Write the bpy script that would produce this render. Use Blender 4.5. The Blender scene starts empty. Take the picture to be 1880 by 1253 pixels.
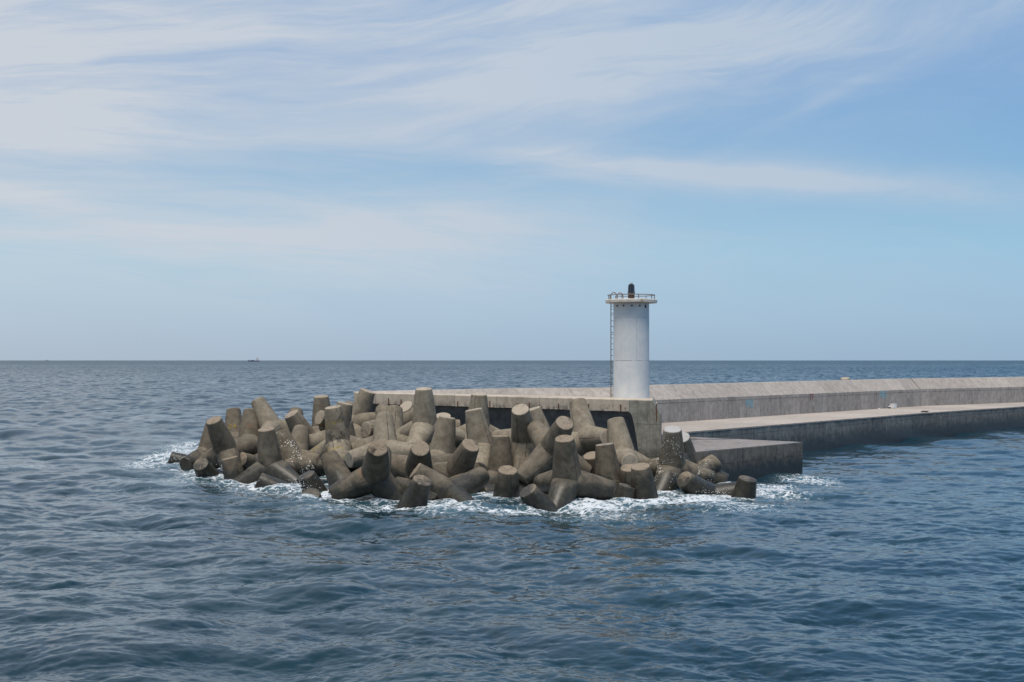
import bpy, math, random
import numpy as np
from mathutils import Vector, Quaternion, Matrix

C = bpy.context.scene
COL = C.collection
rad = math.radians

# ---------------------------------------------------------------- camera
CAM_H = 7.0
cam_d = bpy.data.cameras.new('camera')
cam_d.sensor_width = 36.0
cam_d.lens = 50.0
cam_d.shift_y = 35.5 / 1880.0
cam_d.clip_start = 0.5
cam_d.clip_end = 200000.0
cam = bpy.data.objects.new('camera', cam_d)
COL.objects.link(cam)
cam.location = (0, 0, CAM_H)
cam.rotation_euler = (rad(90), 0, 0)
C.camera = cam
C.view_settings.view_transform = 'Standard'
C.view_settings.look = 'None'
C.view_settings.exposure = 0.0
C.view_settings.gamma = 1.0

# ---------------------------------------------------------------- node helpers
class NT:
    def __init__(self, tree):
        self.t = tree
        self.n = tree.nodes
    def new(self, kind, **kw):
        nd = self.n.new(kind)
        for k, v in kw.items():
            setattr(nd, k, v)
        return nd
    def link(self, a, b):
        self.t.links.new(a, b)
    def put(self, sock, v):
        if isinstance(v, bpy.types.NodeSocket):
            self.link(v, sock)
        elif v is not None:
            if isinstance(v, (tuple, list)) and len(v) == 3 and sock.type == 'RGBA':
                v = (*v, 1)
            sock.default_value = v
    def m(self, op, a, b=None, c=None, clamp=False):
        nd = self.new('ShaderNodeMath', operation=op, use_clamp=clamp)
        self.put(nd.inputs[0], a)
        if b is not None: self.put(nd.inputs[1], b)
        if c is not None: self.put(nd.inputs[2], c)
        return nd.outputs[0]
    def vm(self, op, a, b=None, s=None):
        nd = self.new('ShaderNodeVectorMath', operation=op)
        self.put(nd.inputs[0], a)
        if b is not None: self.put(nd.inputs[1], b)
        if s is not None: self.put(nd.inputs['Scale'], s)
        return nd.outputs[0]
    def mix(self, f, a, b, mode='MIX'):
        nd = self.new('ShaderNodeMix', data_type='RGBA', blend_type=mode)
        self.put(nd.inputs[0], f); self.put(nd.inputs[6], a); self.put(nd.inputs[7], b)
        return nd.outputs[2]
    def sep(self, v):
        nd = self.new('ShaderNodeSeparateXYZ'); self.put(nd.inputs[0], v)
        return nd.outputs
    def comb(self, x, y, z):
        nd = self.new('ShaderNodeCombineXYZ')
        self.put(nd.inputs[0], x); self.put(nd.inputs[1], y); self.put(nd.inputs[2], z)
        return nd.outputs[0]
    def noise(self, vec, scale, detail=4, rough=0.55, dist=0.0, out=0):
        nd = self.new('ShaderNodeTexNoise')
        self.put(nd.inputs['Vector'], vec)
        nd.inputs['Scale'].default_value = scale
        nd.inputs['Detail'].default_value = detail
        nd.inputs['Roughness'].default_value = rough
        nd.inputs['Distortion'].default_value = dist
        return nd.outputs[out]
    def ss(self, v, lo, hi, a=0.0, b=1.0):
        nd = self.new('ShaderNodeMapRange', interpolation_type='SMOOTHSTEP')
        self.put(nd.inputs[0], v)
        self.put(nd.inputs[1], lo); self.put(nd.inputs[2], hi)
        self.put(nd.inputs[3], a); self.put(nd.inputs[4], b)
        return nd.outputs[0]
    def lin(self, v, lo, hi, a=0.0, b=1.0):
        nd = self.new('ShaderNodeMapRange')
        self.put(nd.inputs[0], v)
        nd.inputs[1].default_value = lo; nd.inputs[2].default_value = hi
        nd.inputs[3].default_value = a; nd.inputs[4].default_value = b
        return nd.outputs[0]
    def ramp(self, v, stops):
        nd = self.new('ShaderNodeValToRGB')
        self.put(nd.inputs[0], v)
        els = nd.color_ramp.elements
        els[0].position = stops[0][0]; els[0].color = (*stops[0][1], 1)
        els[1].position = stops[1][0]; els[1].color = (*stops[1][1], 1)
        for p, c in stops[2:]:
            e = els.new(p); e.color = (*c, 1)
        return nd.outputs[0]
    def bump(self, h, strength, dist, normal=None):
        nd = self.new('ShaderNodeBump')
        nd.inputs['Strength'].default_value = strength
        nd.inputs['Distance'].default_value = dist
        self.put(nd.inputs['Height'], h)
        if normal is not None: self.put(nd.inputs['Normal'], normal)
        return nd.outputs[0]

# ---------------------------------------------------------------- sun and sky
SUN_EL, SUN_AZ = 72.0, 196.0           # azimuth clockwise from +Y (view direction)
sun_d = bpy.data.lights.new('sun', 'SUN')
sun_d.energy = 3.7
sun_d.angle = rad(32.0)
sun_d.color = (1.0, 0.93, 0.82)
sun = bpy.data.objects.new('sun', sun_d)
COL.objects.link(sun)
sv = Vector((math.cos(rad(SUN_EL)) * math.sin(rad(SUN_AZ)),
             math.cos(rad(SUN_EL)) * math.cos(rad(SUN_AZ)), math.sin(rad(SUN_EL))))
sun.rotation_euler = sv.to_track_quat('Z', 'Y').to_euler()
sun.location = (0, 0, 60)

world = bpy.data.worlds.new('World')
C.world = world
world.use_nodes = True
W = NT(world.node_tree)
W.n.clear()
tc = W.new('ShaderNodeTexCoord')
d = W.vm('NORMALIZE', tc.outputs['Generated'])
dx, dy, dz = W.sep(d)
sky = W.new('ShaderNodeTexSky', sky_type='NISHITA', sun_disc=False)
sky.sun_elevation = rad(SUN_EL)
sky.sun_rotation = rad(SUN_AZ)
sky.air_density = 1.2
sky.dust_density = 2.0
sky.ozone_density = 1.5
zz = W.m('MAXIMUM', dz, 0.0)
grad = W.ramp(zz, [(0.0, (0.405, 0.515, 0.635)), (0.03, (0.43, 0.57, 0.705)), (0.075, (0.385, 0.60, 0.75)),
                   (0.13, (0.295, 0.495, 0.70)), (0.20, (0.25, 0.42, 0.67)), (0.40, (0.24, 0.40, 0.64)),
                   (1.0, (0.16, 0.29, 0.52))])
hi_ = W.ss(dz, 0.05, 0.45)
side = W.m('MULTIPLY', W.lin(dx, -0.35, 0.38, 1.10, 0.80), W.m('SUBTRACT', 1.0, W.m('MULTIPLY', hi_, W.ss(dx, -0.25, 0.30, 0.0, 0.34))))
sideg = W.m('MULTIPLY', W.lin(dx, -0.35, 0.38, 1.03, 0.92), W.m('SUBTRACT', 1.0, W.m('MULTIPLY', hi_, W.ss(dx, -0.25, 0.30, 0.0, 0.13))))
grad = W.mix(1.0, grad, W.comb(side, sideg, 1.0), 'MULTIPLY')
g10 = W.vm('SCALE', grad, s=10.0)
base = W.mix(W.ss(dz, 0.3, 0.8, 0.93, 0.75), sky.outputs[0], g10)
# thin cirrus: stretched noise in direction space, streaks fan with height
slope = W.m('MULTIPLY', W.m('SUBTRACT', dz, 0.125), 1.7)
wv = W.m('SUBTRACT', dz, W.m('MULTIPLY', dx, slope))
warp = W.noise(W.comb(W.m('MULTIPLY', dx, 5.0), dy, W.m('MULTIPLY', dz, 14.0)), 1.0, 3, 0.5)
wv2 = W.m('ADD', wv, W.m('MULTIPLY', W.m('SUBTRACT', warp, 0.5), 0.05))
n1 = W.noise(W.comb(W.m('MULTIPLY', dx, 4.2), W.m('MULTIPLY', dy, 3.0), W.m('MULTIPLY', wv2, 34.0)), 1.0, 7, 0.62, 0.6)
n2 = W.noise(W.comb(W.m('MULTIPLY', dx, 16.0), W.m('MULTIPLY', dy, 9.0), W.m('MULTIPLY', wv2, 120.0)), 1.0, 6, 0.62, 0.4)
n3 = W.noise(W.comb(W.m('MULTIPLY', dx, 2.3), W.m('MULTIPLY', dy, 2.0), W.m('MULTIPLY', dz, 9.0)), 1.0, 4, 0.5, 0.3)
def blob(x0, z0, rx, rz, amp, k=0.0):
    a = W.m('DIVIDE', W.m('SUBTRACT', dx, x0), rx)
    zc = W.m('ADD', z0, W.m('MULTIPLY', W.m('SUBTRACT', dx, x0), k))
    b = W.m('DIVIDE', W.m('SUBTRACT', dz, zc), rz)
    r2 = W.m('ADD', W.m('MULTIPLY', a, a), W.m('MULTIPLY', b, b))
    return W.m('MULTIPLY', W.m('EXPONENT', W.m('MULTIPLY', r2, -1.0)), amp)
blobs = [(-0.36, 0.172, 0.150, 0.060, 1.05, -0.12), (-0.19, 0.245, 0.26, 0.045, 0.80, 0.05), (0.02, 0.195, 0.22, 0.036, 0.60, 0.10),
         (0.17, 0.126, 0.20, 0.013, 0.95, -0.10), (-0.05, 0.105, 0.13, 0.024, 0.66, -0.03), (-0.10, 0.066, 0.33, 0.030, 0.55, 0.0),
         (0.22, 0.225, 0.24, 0.036, 0.46, 0.10), (-0.33, 0.108, 0.10, 0.010, 0.45, -0.12), (-0.2, 0.085, 0.22, 0.012, 0.30, 0.0),
         (0.05, 0.245, 0.06, 0.016, 0.50, 0.08), (0.215, 0.178, 0.035, 0.006, 0.26, 0.45),
         (0.28, 0.215, 0.22, 0.045, 0.13, 0.08), (0.12, 0.155, 0.20, 0.030, 0.10, 0.05)]
tot = None
for bl in blobs:
    v = blob(*bl)
    tot = v if tot is None else W.m('ADD', tot, v)
tex = W.m('ADD', W.m('MULTIPLY', W.ss(n1, 0.25, 0.76), 0.82), W.m('MULTIPLY', W.ss(n2, 0.34, 0.72), 0.24))
tex = W.m('ADD', tex, W.m('MULTIPLY', W.ss(n3, 0.25, 0.7), 0.42))
tex = W.m('ADD', tex, W.m('MULTIPLY', W.ss(tot, 0.55, 1.1), 0.35))
high = W.m('MULTIPLY', W.ss(dz, 0.24, 0.40), W.ss(dx, -0.25, 0.28, 0.48, 0.12))
cov = W.m('MULTIPLY', W.m('ADD', W.m('ADD', tot, high), 0.06), tex)
cov = W.m('MULTIPLY', W.ss(dz, 0.0, 0.06), cov)
cov = W.m('MINIMUM', cov, 0.93)
ccol = W.mix(W.ss(dx, -0.35, 0.35), (6.05, 6.45, 7.05), (4.75, 5.75, 6.95))
full = W.mix(cov, base, ccol)
bg = W.new('ShaderNodeBackground')
W.link(full, bg.inputs[0])
bg.inputs[1].default_value = 0.1
wo = W.new('ShaderNodeOutputWorld')
W.link(bg.outputs[0], wo.inputs[0])

# ---------------------------------------------------------------- materials
def newmat(name):
    m = bpy.data.materials.new(name)
    m.use_nodes = True
    t = NT(m.node_tree)
    t.n.clear()
    out = t.new('ShaderNodeOutputMaterial')
    p = t.new('ShaderNodeBsdfPrincipled')
    t.link(p.outputs[0], out.inputs[0])
    return m, t, p

def concrete(name, light, dark, stain=(0.16, 0.125, 0.09), stain_amt=0.5, streak=0.5, streak_dir='z',
             tide=(0.3, 1.5), tide_col=(0.05, 0.048, 0.042), rough=0.85, scale=1.0, pits=0.5, wet=None, puddle=0.0, panel=None, hline=None, smear=None):
    """weathered concrete: blotches, run-down streaks, pits and a wet algae band at the waterline"""
    m, t, p = newmat(name)
    geo = t.new('ShaderNodeNewGeometry')
    pos = geo.outputs['Position']
    x, y, z = t.sep(pos)
    big = t.noise(pos, 0.45 * scale, 5, 0.6, 0.5)
    mid = t.noise(pos, 2.2 * scale, 6, 0.65, 0.3)
    fine = t.noise(pos, 14 * scale, 5, 0.7)
    col = t.mix(t.ss(mid, 0.33, 0.68), dark, light)
    col = t.mix(t.m('MULTIPLY', t.ss(big, 0.50, 0.74), stain_amt), col, stain)
    if streak:
        if streak_dir == 'z':
            sv_ = t.comb(t.m('MULTIPLY', x, 3.6), t.m('MULTIPLY', y, 3.6), t.m('MULTIPLY', z, 0.28))
        else:
            sv_ = t.comb(t.m('MULTIPLY', x, 0.4), t.m('MULTIPLY', y, 0.4), t.m('MULTIPLY', z, 0.3))
        st = t.noise(sv_, 1.0, 6, 0.7, 0.2)
        st2 = t.noise(sv_, 3.3, 4, 0.6)
        col = t.mix(t.m('MULTIPLY', t.ss(st, 0.50, 0.68), streak), col, tuple(c * 0.42 for c in dark))
        col = t.mix(t.m('MULTIPLY', t.ss(st2, 0.56, 0.72), streak * 0.45), col, tuple(min(1, c * 1.25) for c in light))
    col = t.mix(t.m('MULTIPLY', t.ss(fine, 0.56, 0.75), pits * 0.55), col, tuple(c * 0.5 for c in dark))
    if panel:
        ax_, per, amt = panel
        al = t.m('ADD', t.m('MULTIPLY', x, ax_[0]), t.m('MULTIPLY', y, ax_[1]))
        al = t.m('ADD', al, t.m('MULTIPLY', t.m('SUBTRACT', mid, 0.5), 0.05))
        cell = t.m('FLOOR', t.m('DIVIDE', al, per))
        wn = t.new('ShaderNodeTexWhiteNoise', noise_dimensions='1D')
        t.put(wn.inputs['W'], cell)
        # every pour has its own tint, with a thin dark joint between pours
        col = t.mix(amt, col, t.mix(wn.outputs[0], tuple(c * 0.72 for c in dark), tuple(min(1, c * 1.2) for c in light)))
        fr = t.m('ABSOLUTE', t.m('SUBTRACT', t.m('FRACT', t.m('DIVIDE', al, per)), 0.5))
        ln = t.ss(fr, 0.5 - 0.035 / per, 0.5 - 0.012 / per)
        ln = t.m('MULTIPLY', ln, t.ss(t.noise(pos, 1.2, 4, 0.6), 0.36, 0.54))
        col = t.mix(t.m('MULTIPLY', ln, 0.7), col, tuple(c * 0.35 for c in dark))
    if hline:
        for zl_ in hline:
            hl = t.ss(t.m('ABSOLUTE', t.m('SUBTRACT', t.m('ADD', z, t.m('MULTIPLY', t.m('SUBTRACT', mid, 0.5), 0.05)), zl_)), 0.012, 0.035, 1.0, 0.0)
            col = t.mix(t.m('MULTIPLY', hl, t.ss(t.noise(pos, 0.9, 4, 0.6), 0.36, 0.56, 0.1, 0.7)), col, tuple(c * 0.4 for c in dark))
    if smear:
        z0_, z1_, am_ = smear
        band = t.m('MULTIPLY', t.ss(z, z0_, z0_ + 0.05), t.ss(z, z0_ + 0.15, z1_, 1.0, 0.0))
        sn = t.noise(t.comb(t.m('MULTIPLY', x, 1.0), t.m('MULTIPLY', y, 1.0), t.m('MULTIPLY', z, 0.55)), 3.6, 6, 0.75, 0.5)
        big2 = t.noise(pos, 0.55, 3, 0.5)
        sm = t.m('MULTIPLY', t.ss(t.m('ADD', sn, t.m('MULTIPLY', t.m('SUBTRACT', big2, 0.5), 0.45)), 0.45, 0.57), band)
        col = t.mix(t.m('MULTIPLY', sm, am_), col, (0.075, 0.07, 0.066))
    rg = rough
    if tide:
        zz_ = t.m('ADD', z, t.m('MULTIPLY', t.m('SUBTRACT', mid, 0.5), 1.1))
        zz_ = t.m('ADD', zz_, t.m('MULTIPLY', t.m('SUBTRACT', big, 0.5), 1.2))
        f = t.ss(zz_, tide[0], tide[1], 1.0, 0.0)
        tcol = t.mix(t.ss(t.noise(pos, 5.0, 5, 0.7), 0.4, 0.7), tide_col, tuple(c * 1.9 for c in tide_col))
        col = t.mix(t.m('MULTIPLY', f, 0.93), col, tcol)
        rg = t.m('SUBTRACT', rough, t.m('MULTIPLY', f, rough - 0.38))
    if puddle:
        pn = t.noise(t.comb(t.m('MULTIPLY', x, 0.5), t.m('MULTIPLY', y, 0.5), 0.0), 1.0, 4, 0.6, 0.8)
        pf = t.ss(pn, 0.52, 0.60)
        rg = t.m('SUBTRACT', rough, t.m('MULTIPLY', pf, rough - 0.06))
        col = t.mix(t.m('MULTIPLY', pf, puddle), col, tuple(c * 0.5 for c in dark))
    t.put(p.inputs['Base Color'], col)
    t.put(p.inputs['Roughness'], rg)
    p.inputs['Specular IOR Level'].default_value = 0.35
    h = t.m('ADD', t.m('MULTIPLY', mid, 0.6), t.m('MULTIPLY', fine, 0.4))
    t.link(t.bump(h, 0.35, 0.04), p.inputs['Normal'])
    return m

def plain(name, col, rough=0.6, metal=0.0, var=0.25, rust=None, scale=6.0):
    m, t, p = newmat(name)
    tcn = t.new('ShaderNodeTexCoord')
    n = t.noise(tcn.outputs['Object'], scale, 5, 0.6)
    c = t.mix(n, tuple(v * (1 - var) for v in col), tuple(min(1, v * (1 + var)) for v in col))
    if rust:
        c = t.mix(t.ss(t.noise(tcn.outputs['Object'], scale * 0.7, 5, 0.7, 0.5), 0.48, 0.66), c, rust)
    t.put(p.inputs['Base Color'], c)
    p.inputs['Roughness'].default_value = rough
    p.inputs['Metallic'].default_value = metal
    t.link(t.bump(n, 0.2, 0.01), p.inputs['Normal'])
    return m

M = {}
M['wall'] = concrete('sea_wall_concrete', (0.53, 0.45, 0.36), (0.39, 0.33, 0.26), stain=(0.19, 0.16, 0.125), stain_amt=0.55, streak=0.38, tide=(0.5, 2.2), panel=((0.856, -0.517), 3.1, 0.18), smear=(3.9, 4.55, 0.75))
M['recess'] = concrete('shaded_recess_concrete', (0.24, 0.24, 0.24), (0.15, 0.15, 0.152), stain_amt=0.3, streak=0.4, tide=(0.5, 2.0))  # wall concrete darkened for the hollow: shadow under the lip in the colour
M['pillar'] = concrete('pillar_concrete', (0.31, 0.29, 0.24), (0.185, 0.175, 0.145), stain=(0.13, 0.12, 0.095), streak=0.55, tide=(0.6, 2.6), hline=(3.28, 1.4))
M['parapet'] = concrete('parapet_concrete', (0.43, 0.385, 0.345), (0.275, 0.247, 0.223), stain=(0.18, 0.165, 0.15), stain_amt=0.65, streak=0.38, tide=None, panel=((0.615, 0.7885), 1.83, 0.22), hline=(3.73,))
M['slope'] = concrete('parapet_slope_concrete', (0.43, 0.38, 0.335), (0.295, 0.26, 0.232), stain=(0.22, 0.2, 0.185), stain_amt=0.5, streak=0.5, tide=None, pits=0.3, panel=((0.615, 0.7885), 3.66, 0.25))
M['joint'] = concrete('joint_mortar', (0.34, 0.32, 0.30), (0.28, 0.27, 0.25), streak=0.2, stain_amt=0.2, tide=None)
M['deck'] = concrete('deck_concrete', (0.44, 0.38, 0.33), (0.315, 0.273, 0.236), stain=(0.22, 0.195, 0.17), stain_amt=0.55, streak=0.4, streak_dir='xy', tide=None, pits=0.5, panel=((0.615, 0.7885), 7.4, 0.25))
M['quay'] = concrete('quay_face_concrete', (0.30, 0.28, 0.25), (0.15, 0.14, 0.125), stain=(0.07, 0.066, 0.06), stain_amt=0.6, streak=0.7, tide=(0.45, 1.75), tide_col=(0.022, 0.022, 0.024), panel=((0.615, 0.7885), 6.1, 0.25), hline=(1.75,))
M['landing'] = concrete('landing_face_concrete', (0.22, 0.19, 0.155), (0.115, 0.10, 0.082), stain=(0.06, 0.05, 0.042), stain_amt=0.6, streak=0.6, tide=(0.45, 1.45), tide_col=(0.016, 0.0155, 0.015), panel=((0.615, 0.7885), 4.6, 0.2), hline=(1.05,))
M['landing_top'] = concrete('landing_top_concrete', (0.30, 0.245, 0.205), (0.21, 0.17, 0.14), stain_amt=0.3, streak=0.3, streak_dir='xy', tide=None, rough=0.5, puddle=0.3)
M['rust'] = plain('rusted_iron', (0.13, 0.05, 0.025), 0.85, 0.0, 0.4)
M['steel'] = plain('weathered_steel', (0.23, 0.21, 0.19), 0.6, 0.3, 0.3, rust=(0.16, 0.09, 0.05))
M['black'] = plain('dark_lantern_glass', (0.012, 0.018, 0.028), 0.18, 0.0, 0.3)
M['lantern_base'] = plain('rusty_brown_paint', (0.055, 0.028, 0.022), 0.6, 0.0, 0.35, rust=(0.09, 0.04, 0.02))
M['lantern_frame'] = plain('grey_lantern_frame', (0.11, 0.115, 0.12), 0.5, 0.2, 0.2)
M['cap'] = plain('pale_lantern_cap', (0.42, 0.42, 0.43), 0.5, 0.0, 0.15)
M['slab'] = plain('rust_stained_white_paint', (0.62, 0.58, 0.52), 0.7, 0.0, 0.12, rust=(0.40, 0.26, 0.15), scale=1.8)
M['vent'] = plain('dark_hole', (0.006, 0.007, 0.01), 0.9)
M['cyan'] = plain('faded_cyan_paint', (0.21, 0.37, 0.43), 0.8, 0.0, 0.3)
M['red'] = plain('dark_red_paint', (0.17, 0.04, 0.05), 0.8, 0.0, 0.3)
M['yellow'] = plain('faded_yellow_paint', (0.27, 0.19, 0.045), 0.85, 0.0, 0.35)
M['foamwhite'] = plain('white_foam_plastic', (0.78, 0.77, 0.76), 0.55, 0.0, 0.05)
M['darkplastic'] = plain('dark_plastic', (0.03, 0.03, 0.035), 0.6, 0.0, 0.3)
M['hull'] = plain('dark_blue_hull_paint', (0.035, 0.05, 0.11), 0.5, 0.0, 0.1, scale=0.3)
M['shipgrey'] = plain('grey_ship_paint', (0.16, 0.17, 0.19), 0.6, 0.0, 0.1, scale=0.3)
M['shipwhite'] = plain('white_ship_paint', (0.62, 0.58, 0.58), 0.5, 0.0, 0.05, scale=0.3)

def tower_mat():
    m, t, p = newmat('white_tower_paint')
    tcn = t.new('ShaderNodeTexCoord')
    o = tcn.outputs['Object']
    x, y, z = t.sep(o)
    ang = t.m('ARCTAN2', x, t.m('MULTIPLY', y, -1.0))
    big = t.noise(o, 0.9, 5, 0.6, 0.4)
    st = t.noise(t.comb(t.m('MULTIPLY', x, 4.0), t.m('MULTIPLY', y, 4.0), t.m('MULTIPLY', z, 0.5)), 1.0, 6, 0.65)
    fine = t.noise(o, 22.0, 4, 0.7)
    col = t.mix(t.ss(big, 0.35, 0.65), (0.60, 0.615, 0.62), (0.70, 0.695, 0.675))
    col = t.mix(t.m('MULTIPLY', t.ss(st, 0.55, 0.72), 0.22), col, (0.36, 0.37, 0.35))
    col = t.mix(t.m('MULTIPLY', t.ss(fine, 0.66, 0.76), 0.5), col, (0.30, 0.31, 0.30))
    wob = t.m('MULTIPLY', t.m('SUBTRACT', t.noise(o, 2.0, 3), 0.5), 0.05)
    def line(v, at, w):
        return t.ss(t.m('ABSOLUTE', t.m('SUBTRACT', t.m('ADD', v, wob), at)), w * 0.4, w, 1.0, 0.0)
    l = t.m('MULTIPLY', line(z, 2.28, 0.030), 0.75)
    l = t.m('MAXIMUM', l, t.m('MULTIPLY', line(z, 4.88, 0.022), 0.4))
    vert = t.m('MULTIPLY', line(ang, 0.22, 0.025), t.m('MULTIPLY', t.ss(z, 2.28, 2.35), t.ss(z, 4.8, 4.9, 1.0, 0.0)))
    l = t.m('MAXIMUM', l, t.m('MULTIPLY', vert, 0.4))
    vert2 = t.m('MULTIPLY', line(ang, 0.72, 0.025), t.ss(z, 4.85, 4.9))
    l = t.m('MAXIMUM', l, t.m('MULTIPLY', vert2, 0.35))
    l = t.m('MULTIPLY', l, t.ss(t.noise(o, 5.0, 3), 0.3, 0.55))
    col = t.mix(l, col, (0.2, 0.21, 0.2))
    t.put(p.inputs['Base Color'], col)
    p.inputs['Roughness'].default_value = 0.7
    t.link(t.bump(fine, 0.15, 0.01), p.inputs['Normal'])
    return m
M['tower'] = tower_mat()

def tetra_mat():
    """cast concrete: object colour R = paleness, G = white speckles, B = droppings on the end face, A = moss"""
    m, t, p = newmat('tetrapod_concrete')
    geo = t.new('ShaderNodeNewGeometry')
    pos = geo.outputs['Position']
    z = t.sep(pos)[2]
    nz = t.sep(geo.outputs['True Normal'])[2]
    uvn = t.new('ShaderNodeUVMap')
    u, v, _ = t.sep(uvn.outputs[0])
    oi = t.new('ShaderNodeObjectInfo')
    tone, speck, guano = t.sep(oi.outputs['Color'])
    moss = oi.outputs['Alpha']
    big = t.noise(pos, 0.55, 5, 0.6, 0.6)
    mid = t.noise(pos, 2.4, 6, 0.65, 0.4)
    fine = t.noise(pos, 18.0, 5, 0.7)
    pale = t.mix(t.ss(mid, 0.3, 0.7), (0.19, 0.158, 0.114), (0.31, 0.265, 0.199))
    brown = t.mix(t.ss(mid, 0.3, 0.7), (0.034, 0.027, 0.019), (0.092, 0.072, 0.049))
    f = t.m('ADD', tone, t.m('MULTIPLY', t.m('SUBTRACT', big, 0.5), 0.6), clamp=True)
    col = t.mix(f, brown, pale)
    # rusty brown bloom
    bl = t.m('MULTIPLY', t.ss(t.noise(pos, 1.1, 5, 0.6, 1.0), 0.56, 0.75), t.m('SUBTRACT', 0.75, t.m('MULTIPLY', tone, 0.45)))
    col = t.mix(bl, col, (0.17, 0.105, 0.06))
    # soaked, algae-dark band above the waterline with a ragged edge
    zz_ = t.m('ADD', z, t.m('MULTIPLY', t.m('SUBTRACT', big, 0.5), 2.2))
    zz_ = t.m('ADD', zz_, t.m('MULTIPLY', t.m('SUBTRACT', mid, 0.5), 0.9))
    w = t.ss(zz_, 0.65, 1.35, 1.0, 0.0)
    col = t.mix(t.m('MULTIPLY', w, 0.9), col, t.mix(t.ss(t.noise(pos, 4.0, 5, 0.7), 0.4, 0.65), (0.022, 0.021, 0.017), (0.046, 0.043, 0.030)))
    # dark grime patches
    gr = t.ss(t.noise(pos, 3.2, 6, 0.72, 0.8), 0.60, 0.74)
    col = t.mix(t.m('MULTIPLY', gr, 0.45), col, (0.09, 0.082, 0.07))
    # end faces painted paler: light from above is put into their colour
    endf = t.ss(v, 0.985, 0.995)
    col = t.mix(t.m('MULTIPLY', endf, t.m('MULTIPLY', t.m('MULTIPLY', t.ss(mid, 0.25, 0.5), 0.75), t.m('SUBTRACT', 1.0, t.m('MULTIPLY', w, 0.9)))), col, t.mix(tone, (0.21, 0.155, 0.105), (0.43, 0.37, 0.295)))
    # mould seam down two sides of each leg and a shutter ring near the root
    wob = t.m('MULTIPLY', t.m('SUBTRACT', t.noise(pos, 6.0, 4, 0.7), 0.5), 0.012)
    u2 = t.m('ADD', u, wob)
    s1 = t.m('ABSOLUTE', t.m('SUBTRACT', t.m('FRACT', t.m('MULTIPLY', u2, 2.0)), 0.5))
    seam = t.ss(s1, 0.004, 0.016, 1.0, 0.0)
    seam = t.m('MULTIPLY', seam, t.ss(t.noise(pos, 1.6, 3, 0.6), 0.36, 0.46))
    ring = t.ss(t.m('ABSOLUTE', t.m('SUBTRACT', t.m('ADD', v, wob), 0.335)), 0.002, 0.007, 1.0, 0.0)
    ring = t.m('MULTIPLY', ring, 0.35)
    seam = t.m('MAXIMUM', seam, ring)
    seam = t.m('MULTIPLY', seam, t.ss(v, 0.97, 0.985, 1.0, 0.0))
    col = t.mix(t.m('MULTIPLY', seam, 0.9), col, (0.045, 0.04, 0.035))
    pit = t.ss(fine, 0.62, 0.74)
    col = t.mix(t.m('MULTIPLY', pit, 0.35), col, (0.075, 0.066, 0.055))
    ms = t.m('MULTIPLY', t.ss(t.noise(pos, 2.2, 5, 0.7, 0.6), 0.52, 0.60), moss)
    col = t.mix(t.m('MULTIPLY', ms, 0.8), col, t.mix(t.ss(t.noise(pos, 0.9, 3), 0.45, 0.55), (0.05, 0.047, 0.04), (0.26, 0.19, 0.05)))
    vo = t.new('ShaderNodeTexVoronoi', feature='F1')
    vo.inputs['Scale'].default_value = 8.5
    t.put(vo.inputs['Vector'], pos)
    hs = t.noise(pos, 1.3, 3, 0.6)
    sp = t.ss(vo.outputs['Distance'], t.m('MULTIPLY', t.ss(hs, 0.42, 0.62), 0.30), t.m('ADD', t.m('MULTIPLY', t.ss(hs, 0.42, 0.62), 0.30), 0.06), 1.0, 0.0)
    sp = t.m('MULTIPLY', sp, t.m('MULTIPLY', speck, t.ss(hs, 0.42, 0.5)))
    col = t.mix(sp, col, (0.62, 0.60, 0.54))
    gu = t.m('MULTIPLY', t.m('MULTIPLY', endf, guano), t.ss(mid, 0.25, 0.45))
    col = t.mix(gu, col, (0.37, 0.36, 0.35))
    t.put(p.inputs['Base Color'], col)
    t.put(p.inputs['Roughness'], t.m('SUBTRACT', 0.88, t.m('MULTIPLY', w, 0.5)))
    p.inputs['Specular IOR Level'].default_value = 0.35
    h = t.m('ADD', t.m('MULTIPLY', mid, 0.55), t.m('MULTIPLY', fine, 0.3))
    h = t.m('SUBTRACT', h, t.m('MULTIPLY', seam, 0.35))
    t.link(t.bump(h, 0.45, 0.05), p.inputs['Normal'])
    return m
M['tetra'] = tetra_mat()

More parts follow.
